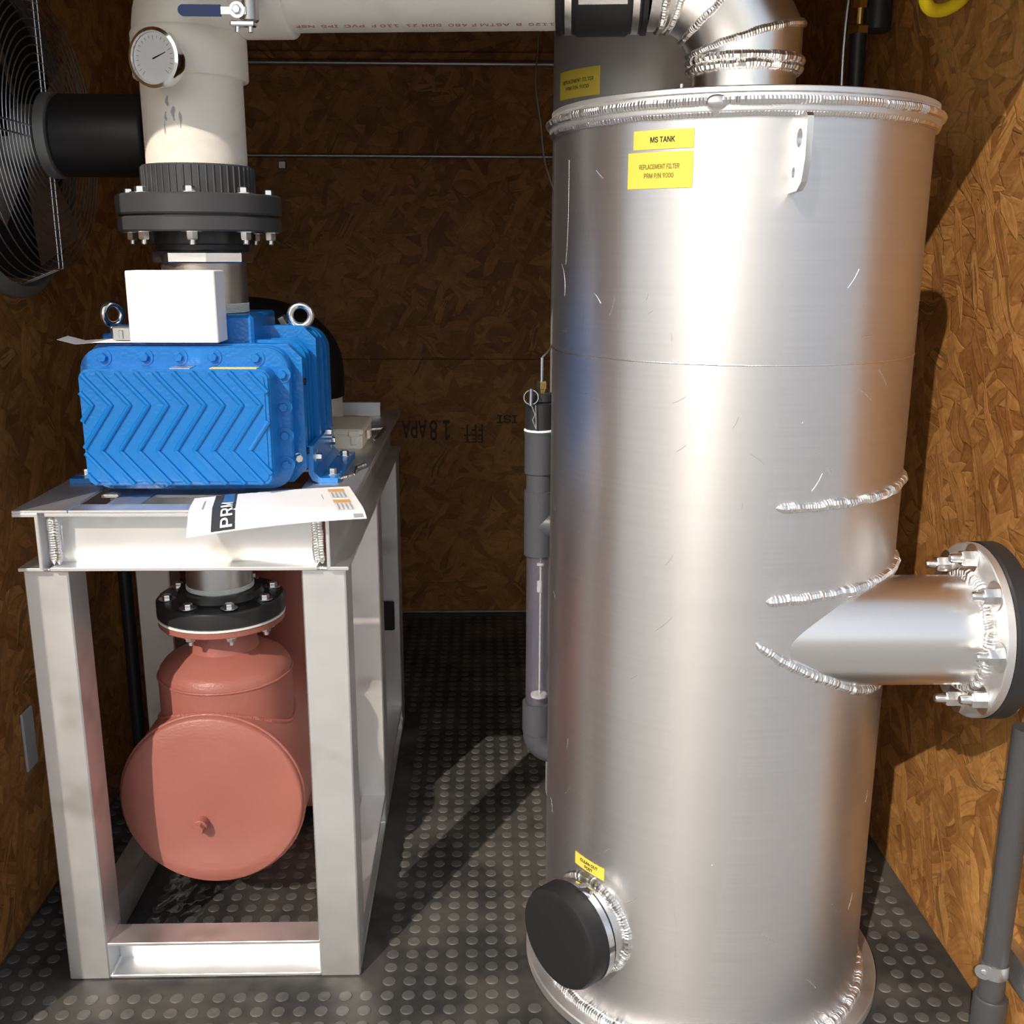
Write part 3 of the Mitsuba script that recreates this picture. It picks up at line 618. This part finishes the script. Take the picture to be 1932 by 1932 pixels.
lo2 = spline([(TANK[0] + TR * math.sin(math.radians(a)), TANK[1] - TR * math.cos(math.radians(a)), z) for a, z in low], 120)
obj('seam_weld', weld_bead(lo2, 0.0105, seed=6), 'weld', tk)
for dz, s in ((0.012, 14),):
    obj('seam_weld', weld_bead(lo2[20:] + [0, 0, dz], 0.005, seed=s), 'weld', tk)
obj('base_flange', cyl((*TANK, 0.002), (*TANK, 0.026), 0.408, 160, 0.003), 'aluminium', tk, 40)
obj('base_weld', weld_bead(circle((*TANK, 0.029), (0, 0, 1), 0.370, 400), 0.011, True, 7), 'weld', tk)
# lifting lug
lug = Polygon([(0, 0), (0.070, 0), (0.078, -0.006), (0.078, -0.070), (0.066, -0.105), (0.045, -0.118), (0, -0.120)]).difference(Point(0.043, -0.036).buffer(0.0145)).difference(Point(0.022, -0.088).buffer(0.0085))
la = math.radians(1.5); m = trimesh.creation.extrude_polygon(lug, 0.010, engine='earcut'); v = m.vertices.copy()
rad_ = np.array([math.sin(la), -math.cos(la), 0]); tan_ = np.array([math.cos(la), math.sin(la), 0])
m.vertices = np.array([TANK[0], TANK[1], 1.838]) + (TR - 0.003 + v[:, :1]) * rad_ + v[:, 1:2] * np.array([0, 0, 1.0]) + (v[:, 2:] - 0.005) * tan_
m.fix_normals()
obj('lifting_lug', m, 'pipe_metal', tk, 30)
# side inlet, tangent to the shell
IZ, IY, IR = 0.903, 1.910, 0.1075
obj('inlet_pipe', lathe([(IR, -0.02), (IR, 0.452), (IR - 0.006, 0.452)], 96, (0.495, IY, IZ), (1, 0, 0)), 'pipe_metal', tk, 40)
obj('inlet_flange', cyl((0.942, IY, IZ), (0.960, IY, IZ), 0.172, 96, 0.002), 'aluminium', tk, 40)
obj('inlet_weld', weld_bead(circle((0.941, IY, IZ), (1, 0, 0), IR + 0.006, 160), 0.011, True, 9), 'weld', tk)
for k in range(8):
    a = k * PI / 4 + 0.0
    c = (0.9415, IY - 0.146 * math.cos(a), IZ + 0.146 * math.sin(a))
    obj('inlet_nut', hexbolt(c, (-1, 0, 0), 0.0165, 0.022, True, 0.020), 'zinc', tk)
# outlet with the mitred elbow
obj('outlet_pipe', lathe([(OR, 1.889), (OR, 2.012), (OR - 0.005, 2.012)], 96, (OX, OY, 0)), 'pipe_metal', tk, 40)
RB = 0.185; cx, cz = OX - RB, HZ - RB
ml = [(OX, 2.0)]
angs = [0, 15, 45, 75, 90]
Rp = RB
pts = [np.array([cx + Rp, OY, cz - 0.02])]
for a0_, a1_ in zip((0, 30, 60), (30, 60, 90)):
    am = math.radians((a0_ + a1_) / 2); k = Rp / math.cos(math.radians(15))
    pts.append(np.array([cx + k * math.cos(am), OY, cz + k * math.sin(am)]))
endp = q0 + DH * 0.985
pts.append(np.array([cx, OY, HZ])); pts.append(np.array([endp[0], OY, HZ]))
def mitre(pts, r, n=72):
    """One straight tube per leg, cut on the bisecting planes."""
    out, rings = [], []; a = np.array([0, 1.0, 0])
    for k in range(len(pts)):
        d0_ = pts[k] - pts[k - 1] if k else pts[1] - pts[0]; d1_ = pts[k + 1] - pts[k] if k < len(pts) - 1 else d0_
        d0_, d1_ = d0_ / np.linalg.norm(d0_), d1_ / np.linalg.norm(d1_); nrm = d0_ + d1_; nrm /= np.linalg.norm(nrm)
        b = np.cross(d0_, a); t = np.linspace(0, 2 * PI, n, endpoint=False)
        o = r * (np.cos(t)[:, None] * a + np.sin(t)[:, None] * b); s = -(o @ nrm) / (d0_ @ nrm)
        rings.append(pts[k] + o + s[:, None] * d0_)
    for A, B in zip(rings[:-1], rings[1:]):
        f = [q for i in range(n) for q in ((i, (i + 1) % n, n + (i + 1) % n), (i, n + (i + 1) % n, n + i))]
        m = trimesh.Trimesh(np.vstack([A, B]), np.array(f), process=False)
        if ((m.triangles_center - (A.mean(0) + B.mean(0)) / 2) * m.face_normals).sum() < 0: m.invert()
        out.append(m)
    return out, rings
segs, rings = mitre(pts, 0.1165)
for s in segs: obj('outlet_elbow', s, 'pipe_metal', tk, 40)
for k in (1, 2, 3, 4):
    r_ = rings[k]; obj('elbow_weld', weld_bead(np.vstack([r_, r_[:1]]), 0.0085, True, 20 + k), 'weld', tk)
for zz, rr_, sd in ((1.996, 0.1135, 31), (2.012, 0.1165, 32)):
    obj('elbow_weld', weld_bead(circle((OX, OY, zz), (0, 0, 1), rr_, 160), 0.010, True, sd), 'weld', tk)
obj('lid_weld', weld_bead(circle((OX, OY, 1.889), (0, 0, 1), OR + 0.003, 160), 0.006, True, 33), 'weld', tk)
for bx, by in ((0.287, 2.077), (0.437, 1.986), (0.617, 1.975), (0.743, 2.077), (0.30, 2.35), (0.70, 2.40)):
    obj('lid_bolt', hexbolt((bx, by, 1.8885), (0, 0, 1), 0.010, 0.014), 'zinc', tk)
hd = [(0.74, 2.12, 1.888), (0.74, 2.12, 1.915), (0.80, 2.13, 1.915), (0.80, 2.13, 1.888)]
obj('wire_handle', sweep(dense(hd, 0.006), 0.0035, 8), 'raw_steel', tk)
obj('lid_pin', cyl((0.40, 2.25, 1.888), (0.40, 2.25, 1.955), 0.004, 10), 'zinc', tk)
# clean-out port
pa = math.radians(51.5); pd = np.array([-math.sin(pa), -math.cos(pa), 0]); pz = 0.237
pc0 = np.array([TANK[0], TANK[1], pz])
obj('clean_out_port', lathe([(0.098, 0.30), (0.098, 0.436), (0.092, 0.436)], 96, pc0, pd), 'pipe_metal', tk, 40)
bead = []
tdir = np.array([math.cos(pa), -math.sin(pa), 0])
for t in np.linspace(0, 2 * PI, 200):
    s, h = 0.101 * math.cos(t), 0.101 * math.sin(t); bead.append(pc0 + s * tdir + np.array([0, 0, h]) + pd * math.sqrt(TR * TR - s * s))
obj('port_weld', weld_bead(bead, 0.010, True, 41), 'weld', tk)
cap = obj('port_cap', lathe([(0.0985, 0.388), (0.105, 0.388), (0.107, 0.392), (0.107, 0.414), (0.1085, 0.417), (0.1085, 0.444), (0.104, 0.454), (0.092, 0.458), (0, 0.459)], 96, pc0, pd), 'rubber_black', tk, 40, label='black rubber cap')
obj('band_clamp', lathe([(0.1072, 0.395), (0.1090, 0.395), (0.1090, 0.410), (0.1072, 0.410)], 96, pc0, pd), 'chrome', cap, 30, label='shiny steel band')
sdir = np.array([0.25, 0, 1.0]); sc_ = pc0 + pd * 0.4025 + tdir * 0.022 + np.array([0, 0, 0.111])
obj('clamp_screw', cat_([place(box(-0.010, 0.010, -0.007, 0.007, -0.004, 0.006, 0.001), sc_, (0, 0, 1)), cyl(sc_ + tdir * 0.008, sc_ + tdir * 0.022, 0.006, 12)]), 'chrome', cap, 20)
# stickers
def sticker(p0, p1, z0_, z1_, lines, mat_ink='ink', label=''):
    R = TR + 0.0006; ph0, ph1 = math.radians(p0), math.radians(p1); w, h = (ph1 - ph0) * R, z1_ - z0_; pm, zm = (ph0 + ph1) / 2, (z0_ + z1_) / 2
    k = obj('sticker', round_wrap(patch(w, h), TANK, R, pm, zm), 'sticker_yellow', tk, True, label=label)
    for s, hh, dy, ww in lines:
        mm = text(s, hh, True, 0.0004, ww); mm.apply_translation((0, dy, 0.0009))
        obj('print', round_wrap(mm, TANK, R, pm, zm), mat_ink, k, False)
sticker(-42.1, -24.5, 1.793, 1.824, [('MS TANK', 0.0085, 0, 0.045)], label='small yellow sticker reading MS TANK')
sticker(-43.7, -24.5, 1.729, 1.7885, [('REPLACEMENT FILTER', 0.0075, 0.006, 0.075), ('PRM P/N 9000', 0.0075, -0.009, 0.055)], 'ink_yellowish', label='yellow replacement filter sticker')
sticker(-59.2, -45.3, 0.3545, 0.3825, [('CLEAN OUT', 0.0068, 0.0045, 0.052), ('PORT', 0.0068, -0.0065, 0.024)], label='yellow sticker reading CLEAN OUT PORT')
# scratches of the shell
rs = random.Random(5)
def scratch(pts, r=0.0006):
    p = np.array([(TANK[0] + (TR + 0.0001) * math.sin(math.radians(a)), TANK[1] - (TR + 0.0001) * math.cos(math.radians(a)), z) for a, z in pts])
    return sweep(spline(p, 12), r, 4)
sc = [scratch([(-71, 1.79), (-71, 1.70), (-71.5, 1.64), (-72.5, 1.60)]), scratch([(-76, 1.60), (-73, 1.57), (-73, 1.54)]), scratch([(-56, 1.765), (-53, 1.75)])]
for k in range(46):
    a, z = rs.uniform(-80, 70), rs.uniform(0.08, 1.6); da, dz = rs.uniform(-5, 5), rs.uniform(-0.035, 0.035)
    sc.append(scratch([(a, z), (a + da / 2 + .3, z + dz / 2), (a + da, z + dz)], 0.0004))
obj('scratches', cat_(sc), 'scratch_metal', tk, False, kind='stuff')

# mating flange on the right
bf = thing('black_inlet_flange', 'black flange bolted to the aluminium flange of the tank beside the right wall', 'pipe flange')
obj('plate', cyl((0.961, IY, IZ), (1.000, IY, IZ), 0.174, 96, 0.004), 'iron_black', bf, 40)
obj('hub', cyl((1.000, IY, IZ), (1.096, IY, IZ), 0.120, 64), 'iron_black', bf, 40)
for k in range(8):
    a = k * PI / 4
    obj('bolt', hexbolt((1.0005, IY - 0.146 * math.cos(a), IZ + 0.146 * math.sin(a)), (1, 0, 0), 0.0145, 0.012), 'zinc', bf)

# grey pipe by the right wall with its strut and clamp
cd = thing('grey_drain_pipe', 'dark grey plastic pipe running down the right wall in front of the strand board', 'pipe')
CXp, CYp = 1.050, 1.835
obj('pipe', cyl((CXp, CYp, 0.09), (CXp, CYp, 0.727), 0.025, 40), 'pvc_grey', cd, 40)
obj('coupling', lathe([(0.0252, 0.0), (0.034, 0.0), (0.034, 0.115), (0.031, 0.12), (0.0252, 0.12)], 40, (CXp, CYp, 0.001)), 'pvc_grey', cd, 40)
sr = thing('strut_channel', 'galvanised steel strut rail fixed along the right wall behind the grey pipe', 'rail')
S0 = Polygon([(0, 0), (0.004, 0), (0.004, 0.006), (0.0195, 0.006), (0.0195, 0.035), (0.004, 0.035), (0.004, 0.041), (0, 0.041)])
obj('rail', box(XR - 0.004, XR - 0.0005, 1.72, 1.90, 0.165, 0.235), 'galvanised', sr, 20)
obj('lip', box(XR - 0.024, XR - 0.004, 1.72, 1.90, 0.165, 0.169), 'galvanised', sr, 20)
obj('lip', box(XR - 0.024, XR - 0.004, 1.72, 1.90, 0.231, 0.235), 'galvanised', sr, 20)
cl = thing('pipe_clamp', 'galvanised strap clamp holding the grey pipe to the strut on the right wall', 'clamp')
obj('strap', ring((CXp, CYp, 0.172), (CXp, CYp, 0.203), 0.0275, 0.0253, 40), 'galvanised', cl, 30)
obj('ear', cat_([box(CXp - 0.012, CXp + 0.03, CYp + 0.026, CYp + 0.030, 0.170, 0.205, 0.001), lathe([(0, 0), (0.0175, 0), (0.0175, 0.003), (0, 0.003)], 24, (CXp - 0.028, CYp - 0.012, 0.1875), (-0.5, -0.86, 0))]), 'galvanised', cl, 30)
obj('screw', lathe([(0.006, 0), (0.005, 0.003), (0, 0.004)], 16, (CXp - 0.0295, CYp - 0.0146, 0.1875), (-0.5, -0.86, 0)), 'chrome', cl, 30)

# ------------------------------------------------------------------ grey filter vessel behind the tank
VC, VR = (0.43, 2.90), 0.25
ve = thing('filter_vessel', 'tall grey steel filter cylinder standing behind the aluminium tank', 'filter')
obj('shell', lathe([(0, 0.001), (VR - 0.01, 0.001), (VR, 0.012), (VR, 2.30), (VR - 0.02, 2.335), (0, 2.36)], 128, (*VC, 0)), 'vessel_grey', ve, 40)
k = obj('sticker', round_wrap(patch(math.radians(35) * VR, 0.066), VC, VR + 0.0006, math.radians(-54), 2.030), 'sticker_yellow', ve, True, label='yellow replacement filter sticker')
for s, dy, ww in (('REPLACEMENT FILTER', 0.006, 0.115), ('PRM P/N 9000', -0.010, 0.085)):
    mm = text(s, 0.0085, True, 0.0004, ww); mm.apply_translation((0, dy, 0.0009)); obj('print', round_wrap(mm, VC, VR + 0.0006, math.radians(-54), 2.030), 'ink_yellowish', k, False)

# ------------------------------------------------------------------ level gauge left of the tank
GX, GY = 0.125, 2.40
lg = thing('level_gauge', 'grey plastic level gauge column with a clear tube at the left side of the tank', 'level gauge')
obj('clear_tube', cat_([ring((GX, GY, 0.50), (GX, GY, 0.925), 0.0285, 0.0255, 48)]), 'hazy_plastic', lg, 40, label='clear sight tube')
obj('elbow', cat_([lathe([(0.0287, 0.535), (0.036, 0.535), (0.036, 0.46), (0.034, 0.45)], 48, (GX, GY, 0)), sweep([np.array([GX + 0.045 * (1 - math.cos(t)), GY, 0.45 - 0.045 * math.sin(t)]) for t in np.linspace(-0.1, PI / 2, 16)], 0.034, 40)]), 'pvc_mid', lg, 40)
obj('branch_pipe', cyl((GX + 0.04, GY, 0.405), (0.212, GY - 0.012, 0.405), 0.030, 40), 'pvc_mid', lg, 40)
obj('tee', cat_([lathe([(0.0287, 0.918), (0.0345, 0.918), (0.0345, 1.075), (0.0287, 1.075)], 48, (GX, GY, 0)), cyl((GX, GY, 0.992), (0.212, GY - 0.012, 0.992), 0.0345, 40)]), 'pvc_mid', lg, 40)
obj('upper_pipe', cyl((GX, GY, 1.07), (GX, GY, 1.125), 0.0300, 48), 'pvc_mid', lg, 40)
obj('upper_socket', lathe([(0.0287, 1.118), (0.0345, 1.118), (0.0345, 1.208), (0.036, 1.212), (0.036, 1.218), (0.02, 1.218)], 48, (GX, GY, 0)), 'pvc_mid', lg, 40)
obj('gasket', torus((GX, GY, 1.2195), (0, 0, 1), 0.033, 0.0035, 48, 8), 'gasket', lg, label='white ring')
obj('cap', cat_([cyl((GX, GY, 1.222), (GX, GY, 1.285), 0.034, 40, 0.003), cyl((GX + 0.008, GY, 1.285), (GX + 0.008, GY, 1.307), 0.024, 40, 0.003)]), 'iron_black', lg, 40, label='black cap')
obj('fitting', cat_([hexbolt((GX + 0.004, GY, 1.307), (0, 0, 1), 0.0085, 0.009, False), hexbolt((GX + 0.004, GY, 1.316), (0, 0, 1), 0.0115, 0.018, False)]), 'brass', lg, 20, label='brass fitting')
obj('probe', cyl((GX + 0.004, GY, 1.333), (GX + 0.004, GY, 1.388), 0.0042, 12), 'chrome', lg, 30)
obj('pin', cat_([torus((GX - 0.022, GY - 0.042, 1.302), (0.1, -1, 0), 0.0165, 0.0018, 28, 6), cyl((GX - 0.022, GY - 0.044, 1.283), (GX - 0.022, GY - 0.044, 1.322), 0.005, 12), sweep([(GX - 0.020, GY - 0.042, 1.282), (GX - 0.012, GY - 0.042, 1.262), (GX - 0.018, GY - 0.042, 1.250), (GX - 0.009, GY - 0.042, 1.228)], 0.0016, 6), sweep([(GX - 0.011, GY - 0.042, 1.284), (GX - 0.009, GY - 0.042, 1.228)], 0.0016, 6)]), 'chrome', lg, 30, label='steel hitch pin')
obj('float_rod', cyl((GX + 0.006, GY, 0.55), (GX + 0.006, GY, 0.915), 0.0022, 10), 'white_paint', lg, 30)
obj('float_stop', cat_([cyl((GX + 0.004, GY, 0.822), (GX + 0.004, GY, 0.850), 0.0065, 16, 0.001), cyl((GX + 0.006, GY, 0.89), (GX + 0.006, GY, 0.897), 0.009, 16)]), 'white_paint', lg, 30)
obj('float_disc', ring((GX + 0.005, GY, 0.549), (GX + 0.005, GY, 0.556), 0.0205, 0.005, 36, 0.001), 'white_paint', lg, 30, label='white float disc')
single('sensor_cable', sweep(spline([(0.14, 2.95, 2.20), (0.137, 2.90, 2.12), (0.131, 2.85, 2.035), (0.140, 2.80, 1.95), (0.150, 2.70, 1.83), (0.177, 2.62, 1.735), (0.19, 2.56, 1.60), (0.165, 2.46, 1.43), (0.143, 2.41, 1.400), (0.129, 2.40, 1.387)], 90), 0.0022, 8), 'galvanised', 'thin grey cable hanging from the white pipe down to the probe of the level gauge', 'cable')

# ------------------------------------------------------------------ fan on the left wall
FY, FZ = 2.63, 1.887
fn = thing('wall_fan', 'exhaust fan in a wire cage on the left wall with a black motor', 'fan')
obj('motor', cat_([lathe([(0, 0), (0.085, 0), (0.093, 0.008), (0.093, 0.062), (0.0925, 0.064), (0.093, 0.066), (0.093, 0.205), (0.085, 0.215), (0, 0.218)], 72, (-1.005, FY, FZ), (1, 0, 0))]), 'motor_black', fn, 40, label='black motor')
obj('mount_ring', lathe([(0.06, 0), (0.097, 0), (0.097, 0.024), (0.093, 0.026), (0.06, 0.026)], 72, (-1.031, FY, FZ), (1, 0, 0)), 'motor_grey', fn, 40, label='grey end bell')
for a in (0.6, -0.6, 2.5, -2.5):
    obj('motor_bolt', hexbolt((-0.7865, FY - 0.070 * math.cos(a), FZ + 0.070 * math.sin(a)), (1, 0, 0), 0.006, 0.006), 'zinc', fn)
GXp = -1.035
for k, r_ in enumerate(np.arange(0.105, 0.312, 0.0185)):
    obj('guard_ring', torus((GXp, FY, FZ), (1, 0, 0), r_, 0.0017, 72, 6), 'galvanised', fn)
for k in range(5):
    obj('guard_ring', torus((GXp - 0.02 * (k + 1), FY, FZ), (1, 0, 0), 0.305 + 0.007 * (k + 1), 0.0017, 72, 6), 'galvanised', fn)
for k in range(4):
    a = PI / 2 * k + PI / 2
    for o in (-0.012, 0.012):
        d = np.array([0, math.cos(a), math.sin(a)]); s_ = np.array([0, -math.sin(a), math.cos(a)]) * o; c = np.array([GXp, FY, FZ])
        p = [c + d * 0.09 + s_, c + d * 0.305 + s_, c + d * 0.345 + s_ + np.array([-0.100, 0, 0])]
        obj('guard_stay', sweep(dense(p, 0.01), 0.0026, 8), 'galvanised', fn)
obj('shroud', lathe([(0.352, 0), (0.375, 0), (0.375, 0.012), (0.352, 0.03), (0.349, 0.03), (0.349, 0)], 96, (XL + 0.0005, FY, FZ), (1, 0, 0)), 'motor_grey', fn, 40)
for k in range(4):
    a = k * PI / 2 + 0.5; pts_ = []
    for i in range(7):
        for j in range(6):
            r_ = 0.06 + 0.24 * i / 6; w_ = 0.05 + 0.11 * (i / 6) ** 0.7; t_ = (j / 5 - 0.5) * w_
            pts_.append((-1.085 + 0.35 * t_, FY + r_ * math.cos(a) - t_ * math.sin(a), FZ + r_ * math.sin(a) + t_ * math.cos(a)))
    f_ = [q for i in range(6) for j in range(5) for q in ((i * 6 + j, (i + 1) * 6 + j, (i + 1) * 6 + j + 1), (i * 6 + j, (i + 1) * 6 + j + 1, i * 6 + j + 1))]
    obj('blade', trimesh.Trimesh(np.array(pts_), np.array(f_), process=False), 'pipe_metal', fn, True)
obj('hub', cyl((-1.10, FY, FZ), (-1.045, FY, FZ), 0.07, 40, 0.004), 'motor_grey', fn, 40)
obj('back_panel', cyl((XL + 0.001, FY, FZ), (XL + 0.006, FY, FZ), 0.329, 64), 'rubber_black', fn, 30)

# ------------------------------------------------------------------ things behind and around the blower
tb = thing('terminal_box', 'cream coloured electrical terminal box lying on the stand behind the blower', 'junction box')
obj('body', box(-0.452, -0.327, 2.722, 2.95, 1.1145, 1.152, 0.004), 'cream', tb, 20)
obj('lid', box(-0.455, -0.324, 2.719, 2.953, 1.1525, 1.168, 0.004), 'cream', tb, 20)
obj('latch', cat_([box(-0.356, -0.340, 2.7165, 2.7185, 1.128, 1.150, 0.001), box(-0.362, -0.334, 2.714, 2.7185, 1.150, 1.164, 0.001)]), 'cream', tb, 20)
obj('hinge', box(-0.3235, -0.314, 2.79, 2.83, 1.13, 1.155, 0.002), 'cream', tb, 20)
re_ = thing('rear_rubber_elbow', 'large black rubber elbow on a white pipe behind the blower', 'pipe elbow')
RX, RY = -0.545, 3.18
obj('bend', sweep([np.array([RX - 0.16 * (1 - math.cos(t)), RY, 1.28 + 0.10 * math.sin(t)]) for t in np.linspace(0, PI / 2, 18)] + [np.array([RX - 0.25, RY, 1.385])], 0.112, 48), 'rubber_black', re_, 40)
obj('cuff', cyl((RX, RY, 1.195), (RX, RY, 1.29), 0.113, 48, 0.003), 'rubber_black', re_, 40)
obj('pipe', cyl((RX, RY, 1.1125), (RX, RY, 1.20), 0.106, 48), 'pvc', re_, 40, label='white pipe stub')
# dark conduit behind the left legs, wall plate
single('black_conduit', sweep(spline([(-1.055, 2.925, 1.06), (-1.054, 2.922, 0.8), (-1.053, 2.92, 0.5), (-1.052, 2.915, 0.22), (-1.050, 2.91, 0.002)], 40), 0.019, 20), 'motor_black', 'upright black conduit in front of the left wall behind the stand legs', 'pipe')
single('wall_plate', box(XL + .0005, XL + 0.008, 2.365, 2.425, 0.37, 0.525, 0.003), 'plate_grey', 'small light grey plate screwed low on the left wall behind the front leg', 'wall plate')
# tag and lock block by the left eyebolt
tg = thing('paper_tag', 'white paper tag with a metal end lying beside the left eyebolt of the blower', 'tag')
tp = [(-0.905, 2.24, 1.440), (-0.87, 2.245, 1.430), (-0.83, 2.25, 1.4330), (-0.79, 2.252, 1.4332), (-0.752, 2.254, 1.4334)]
tv = np.array([p for x, y, z in tp for p in ((x, y, z), (x + 0.004, y + 0.05, z + 0.004), (x, y, z + 0.0008), (x + 0.004, y + 0.05, z + 0.0048))]); tf = []
for i in range(4):
    a, b = 4 * i, 4 * i + 4
    tf += [(a, b, b + 1), (a, b + 1, a + 1), (a + 2, b + 3, b + 2), (a + 2, a + 3, b + 3), (a, a + 2, b + 2), (a, b + 2, b), (a + 1, b + 1, b + 3), (a + 1, b + 3, a + 3)]
tf += [(0, 1, 3), (0, 3, 2), (16, 18, 19), (16, 19, 17)]
obj('paper', trimesh.Trimesh(tv, np.array(tf), process=False), 'paper', tg, 20)
obj('fitting', cat_([box(-0.797, -0.757, 2.262, 2.29, 1.4375, 1.466, 0.003), box(-0.781, -0.773, 2.258, 2.262, 1.441, 1.460, 0.001)]), 'galvanised', tg, 20, label='square metal fitting')

# leaflet hanging over the front edge of the stand
lf = thing('leaflet', 'white printed leaflet with a dark grey and blue band over the front stand edge', 'leaflet')
TL, TR_, BR, BL = np.array([-0.615, 2.150]), np.array([-0.304, 2.262]), np.array([-0.238, 2.016]), np.array([-0.590, 1.985])
def leaf(s, t, up=0.0):
    """s across from left, t from the far edge to the near one."""
    s, t = np.asarray(s, float), np.asarray(t, float)
    xy = ((1 - s) * (1 - t))[..., None] * TL + (s * (1 - t))[..., None] * TR_ + (s * t)[..., None] * BR + ((1 - s) * t)[..., None] * BL
    over = np.clip(2.060 - xy[..., 1], 0, 1)
    z = 1.1165 + 0.003 * np.sin(3 * s) - 1.35 * over ** 1.35 * (0.55 + 0.45 * (1 - s))
    return np.concatenate([xy, (z + up)[..., None]], -1)
N1, N2 = 30, 16
S, Tt = np.meshgrid(np.linspace(0, 1, N1 + 1), np.linspace(0, 1, N2 + 1), indexing='ij')
v = leaf(S, Tt).reshape(-1, 3); f = [q for i in range(N1) for j in range(N2) for q in ((i * (N2 + 1) + j, i * (N2 + 1) + j + 1, (i + 1) * (N2 + 1) + j + 1), (i * (N2 + 1) + j, (i + 1) * (N2 + 1) + j + 1, (i + 1) * (N2 + 1) + j))]
v2 = np.vstack([v, v - [0, 0, 0.0008]]); f2 = f + [(a + len(v), c + len(v), b + len(v)) for a, b, c in f]
obj('sheet', trimesh.Trimesh(v2, np.array(f2), process=False), 'paper', lf, 30)
def quad_on(s0, s1, t0, t1, mat, up=0.0009, label=None):
    S, Tt = np.meshgrid(np.linspace(s0, s1, 7), np.linspace(t0, t1, 9), indexing='ij'); v = leaf(S, Tt, up).reshape(-1, 3)
    f = [q for i in range(6) for j in range(8) for q in ((i * 9 + j, i * 9 + j + 1, (i + 1) * 9 + j + 1), (i * 9 + j, (i + 1) * 9 + j + 1, (i + 1) * 9 + j))]
    obj('print_block', trimesh.Trimesh(v, np.array(f), process=False), mat, lf, True, label=label)
quad_on(0.135, 0.268, 0.0, 0.985, 'band_grey', label='dark grey band')
quad_on(0.190, 0.256, 0.0, 0.43, 'print_blue', 0.0016, 'blue block')
m = text('PRM', 0.02, True, 0.0003).subdivide_to_size(0.0025); v = m.vertices.copy(); lo_, hi_ = v.min(0), v.max(0)
a_ = (v[:, 0] - lo_[0]) / (hi_[0] - lo_[0]); b_ = (v[:, 1] - lo_[1]) / (hi_[1] - lo_[1])
m.vertices = leaf(0.185 + 0.068 * (1 - b_), 0.965 - 0.50 * a_, 0.0032 + v[:, 2]); m.invert() if m.volume < 0 else None
obj('lettering', m, 'paper', lf, False, label='white letters PRM')
for (s0, t0, mat) in ((0.845, 0.10, 'paper_grey'), (0.845, 0.52, 'paper_orange')):
    quad_on(s0, s0 + 0.105, t0, t0 + 0.12, 'paper_orange' if mat == 'paper_orange' else 'paper_orange'); quad_on(s0, s0 + 0.105, t0 + 0.12, t0 + 0.34, 'dial')
    for q_ in range(4): quad_on(s0 + 0.012 + 0.025 * q_, s0 + 0.022 + 0.025 * q_, t0 + 0.14, t0 + 0.33, 'paper_grey', 0.0013)
quad_on(0.93, 0.985, 0.93, 0.985, 'paper_grey')
quad_on(0.075, 0.083, 0.25, 0.62, 'paper_grey'); quad_on(0.79, 0.795, 0.3, 0.5, 'paper_grey')

# upper right corner behind the tank
ah = thing('air_hose', 'black air hose with brass fittings hanging at the right wall behind the tank', 'hose')
AX, AY = 1.005, 3.00
obj('hose', sweep(spline([(AX, AY, 2.195), (AX + .002, AY, 2.10), (AX + .004, AY, 2.0), (AX + .0, AY + .02, 1.7), (AX + .02, AY + .05, 1.3)], 40), 0.022, 20), 'motor_black', ah, 40)
obj('fitting', cat_([hexbolt((AX, AY, 2.195), (0, 0, 1), 0.028, 0.022, False), cyl((AX, AY, 2.215), (AX, AY, 2.26), 0.012, 16), hexbolt((AX, AY, 2.258), (0, 0, 1), 0.020, 0.028, False), cyl((AX, AY, 2.285), (AX, AY, 2.40), 0.011, 16)]), 'brass', ah, 20, label='brass fitting')
obj('regulator', cat_([cyl((AX + 0.05, AY, 2.20), (AX + 0.05, AY, 2.36), 0.035, 24, 0.006), cyl((AX + .01, AY, 2.30), (AX + 0.05, AY, 2.30), 0.016, 16)]), 'iron_black', ah, 40)
single('thin_tube', sweep(spline([(0.99, 3.05, 2.30), (0.985, 3.05, 2.15), (0.99, 3.05, 2.0), (0.995, 3.06, 1.6)], 30), 0.007, 10), 'galvanised', 'thin silver tube beside the black air hose above the tank lid', 'tube')
single('yellow_handle', sweep(spline([(0.955, 2.42, 2.19), (0.965, 2.45, 2.155), (1.00, 2.48, 2.145), (1.055, 2.50, 2.165), (1.085, 2.52, 2.20)], 30), 0.014, 14), 'yellow_plastic', 'yellow plastic handle near the top of the right wall', 'handle')
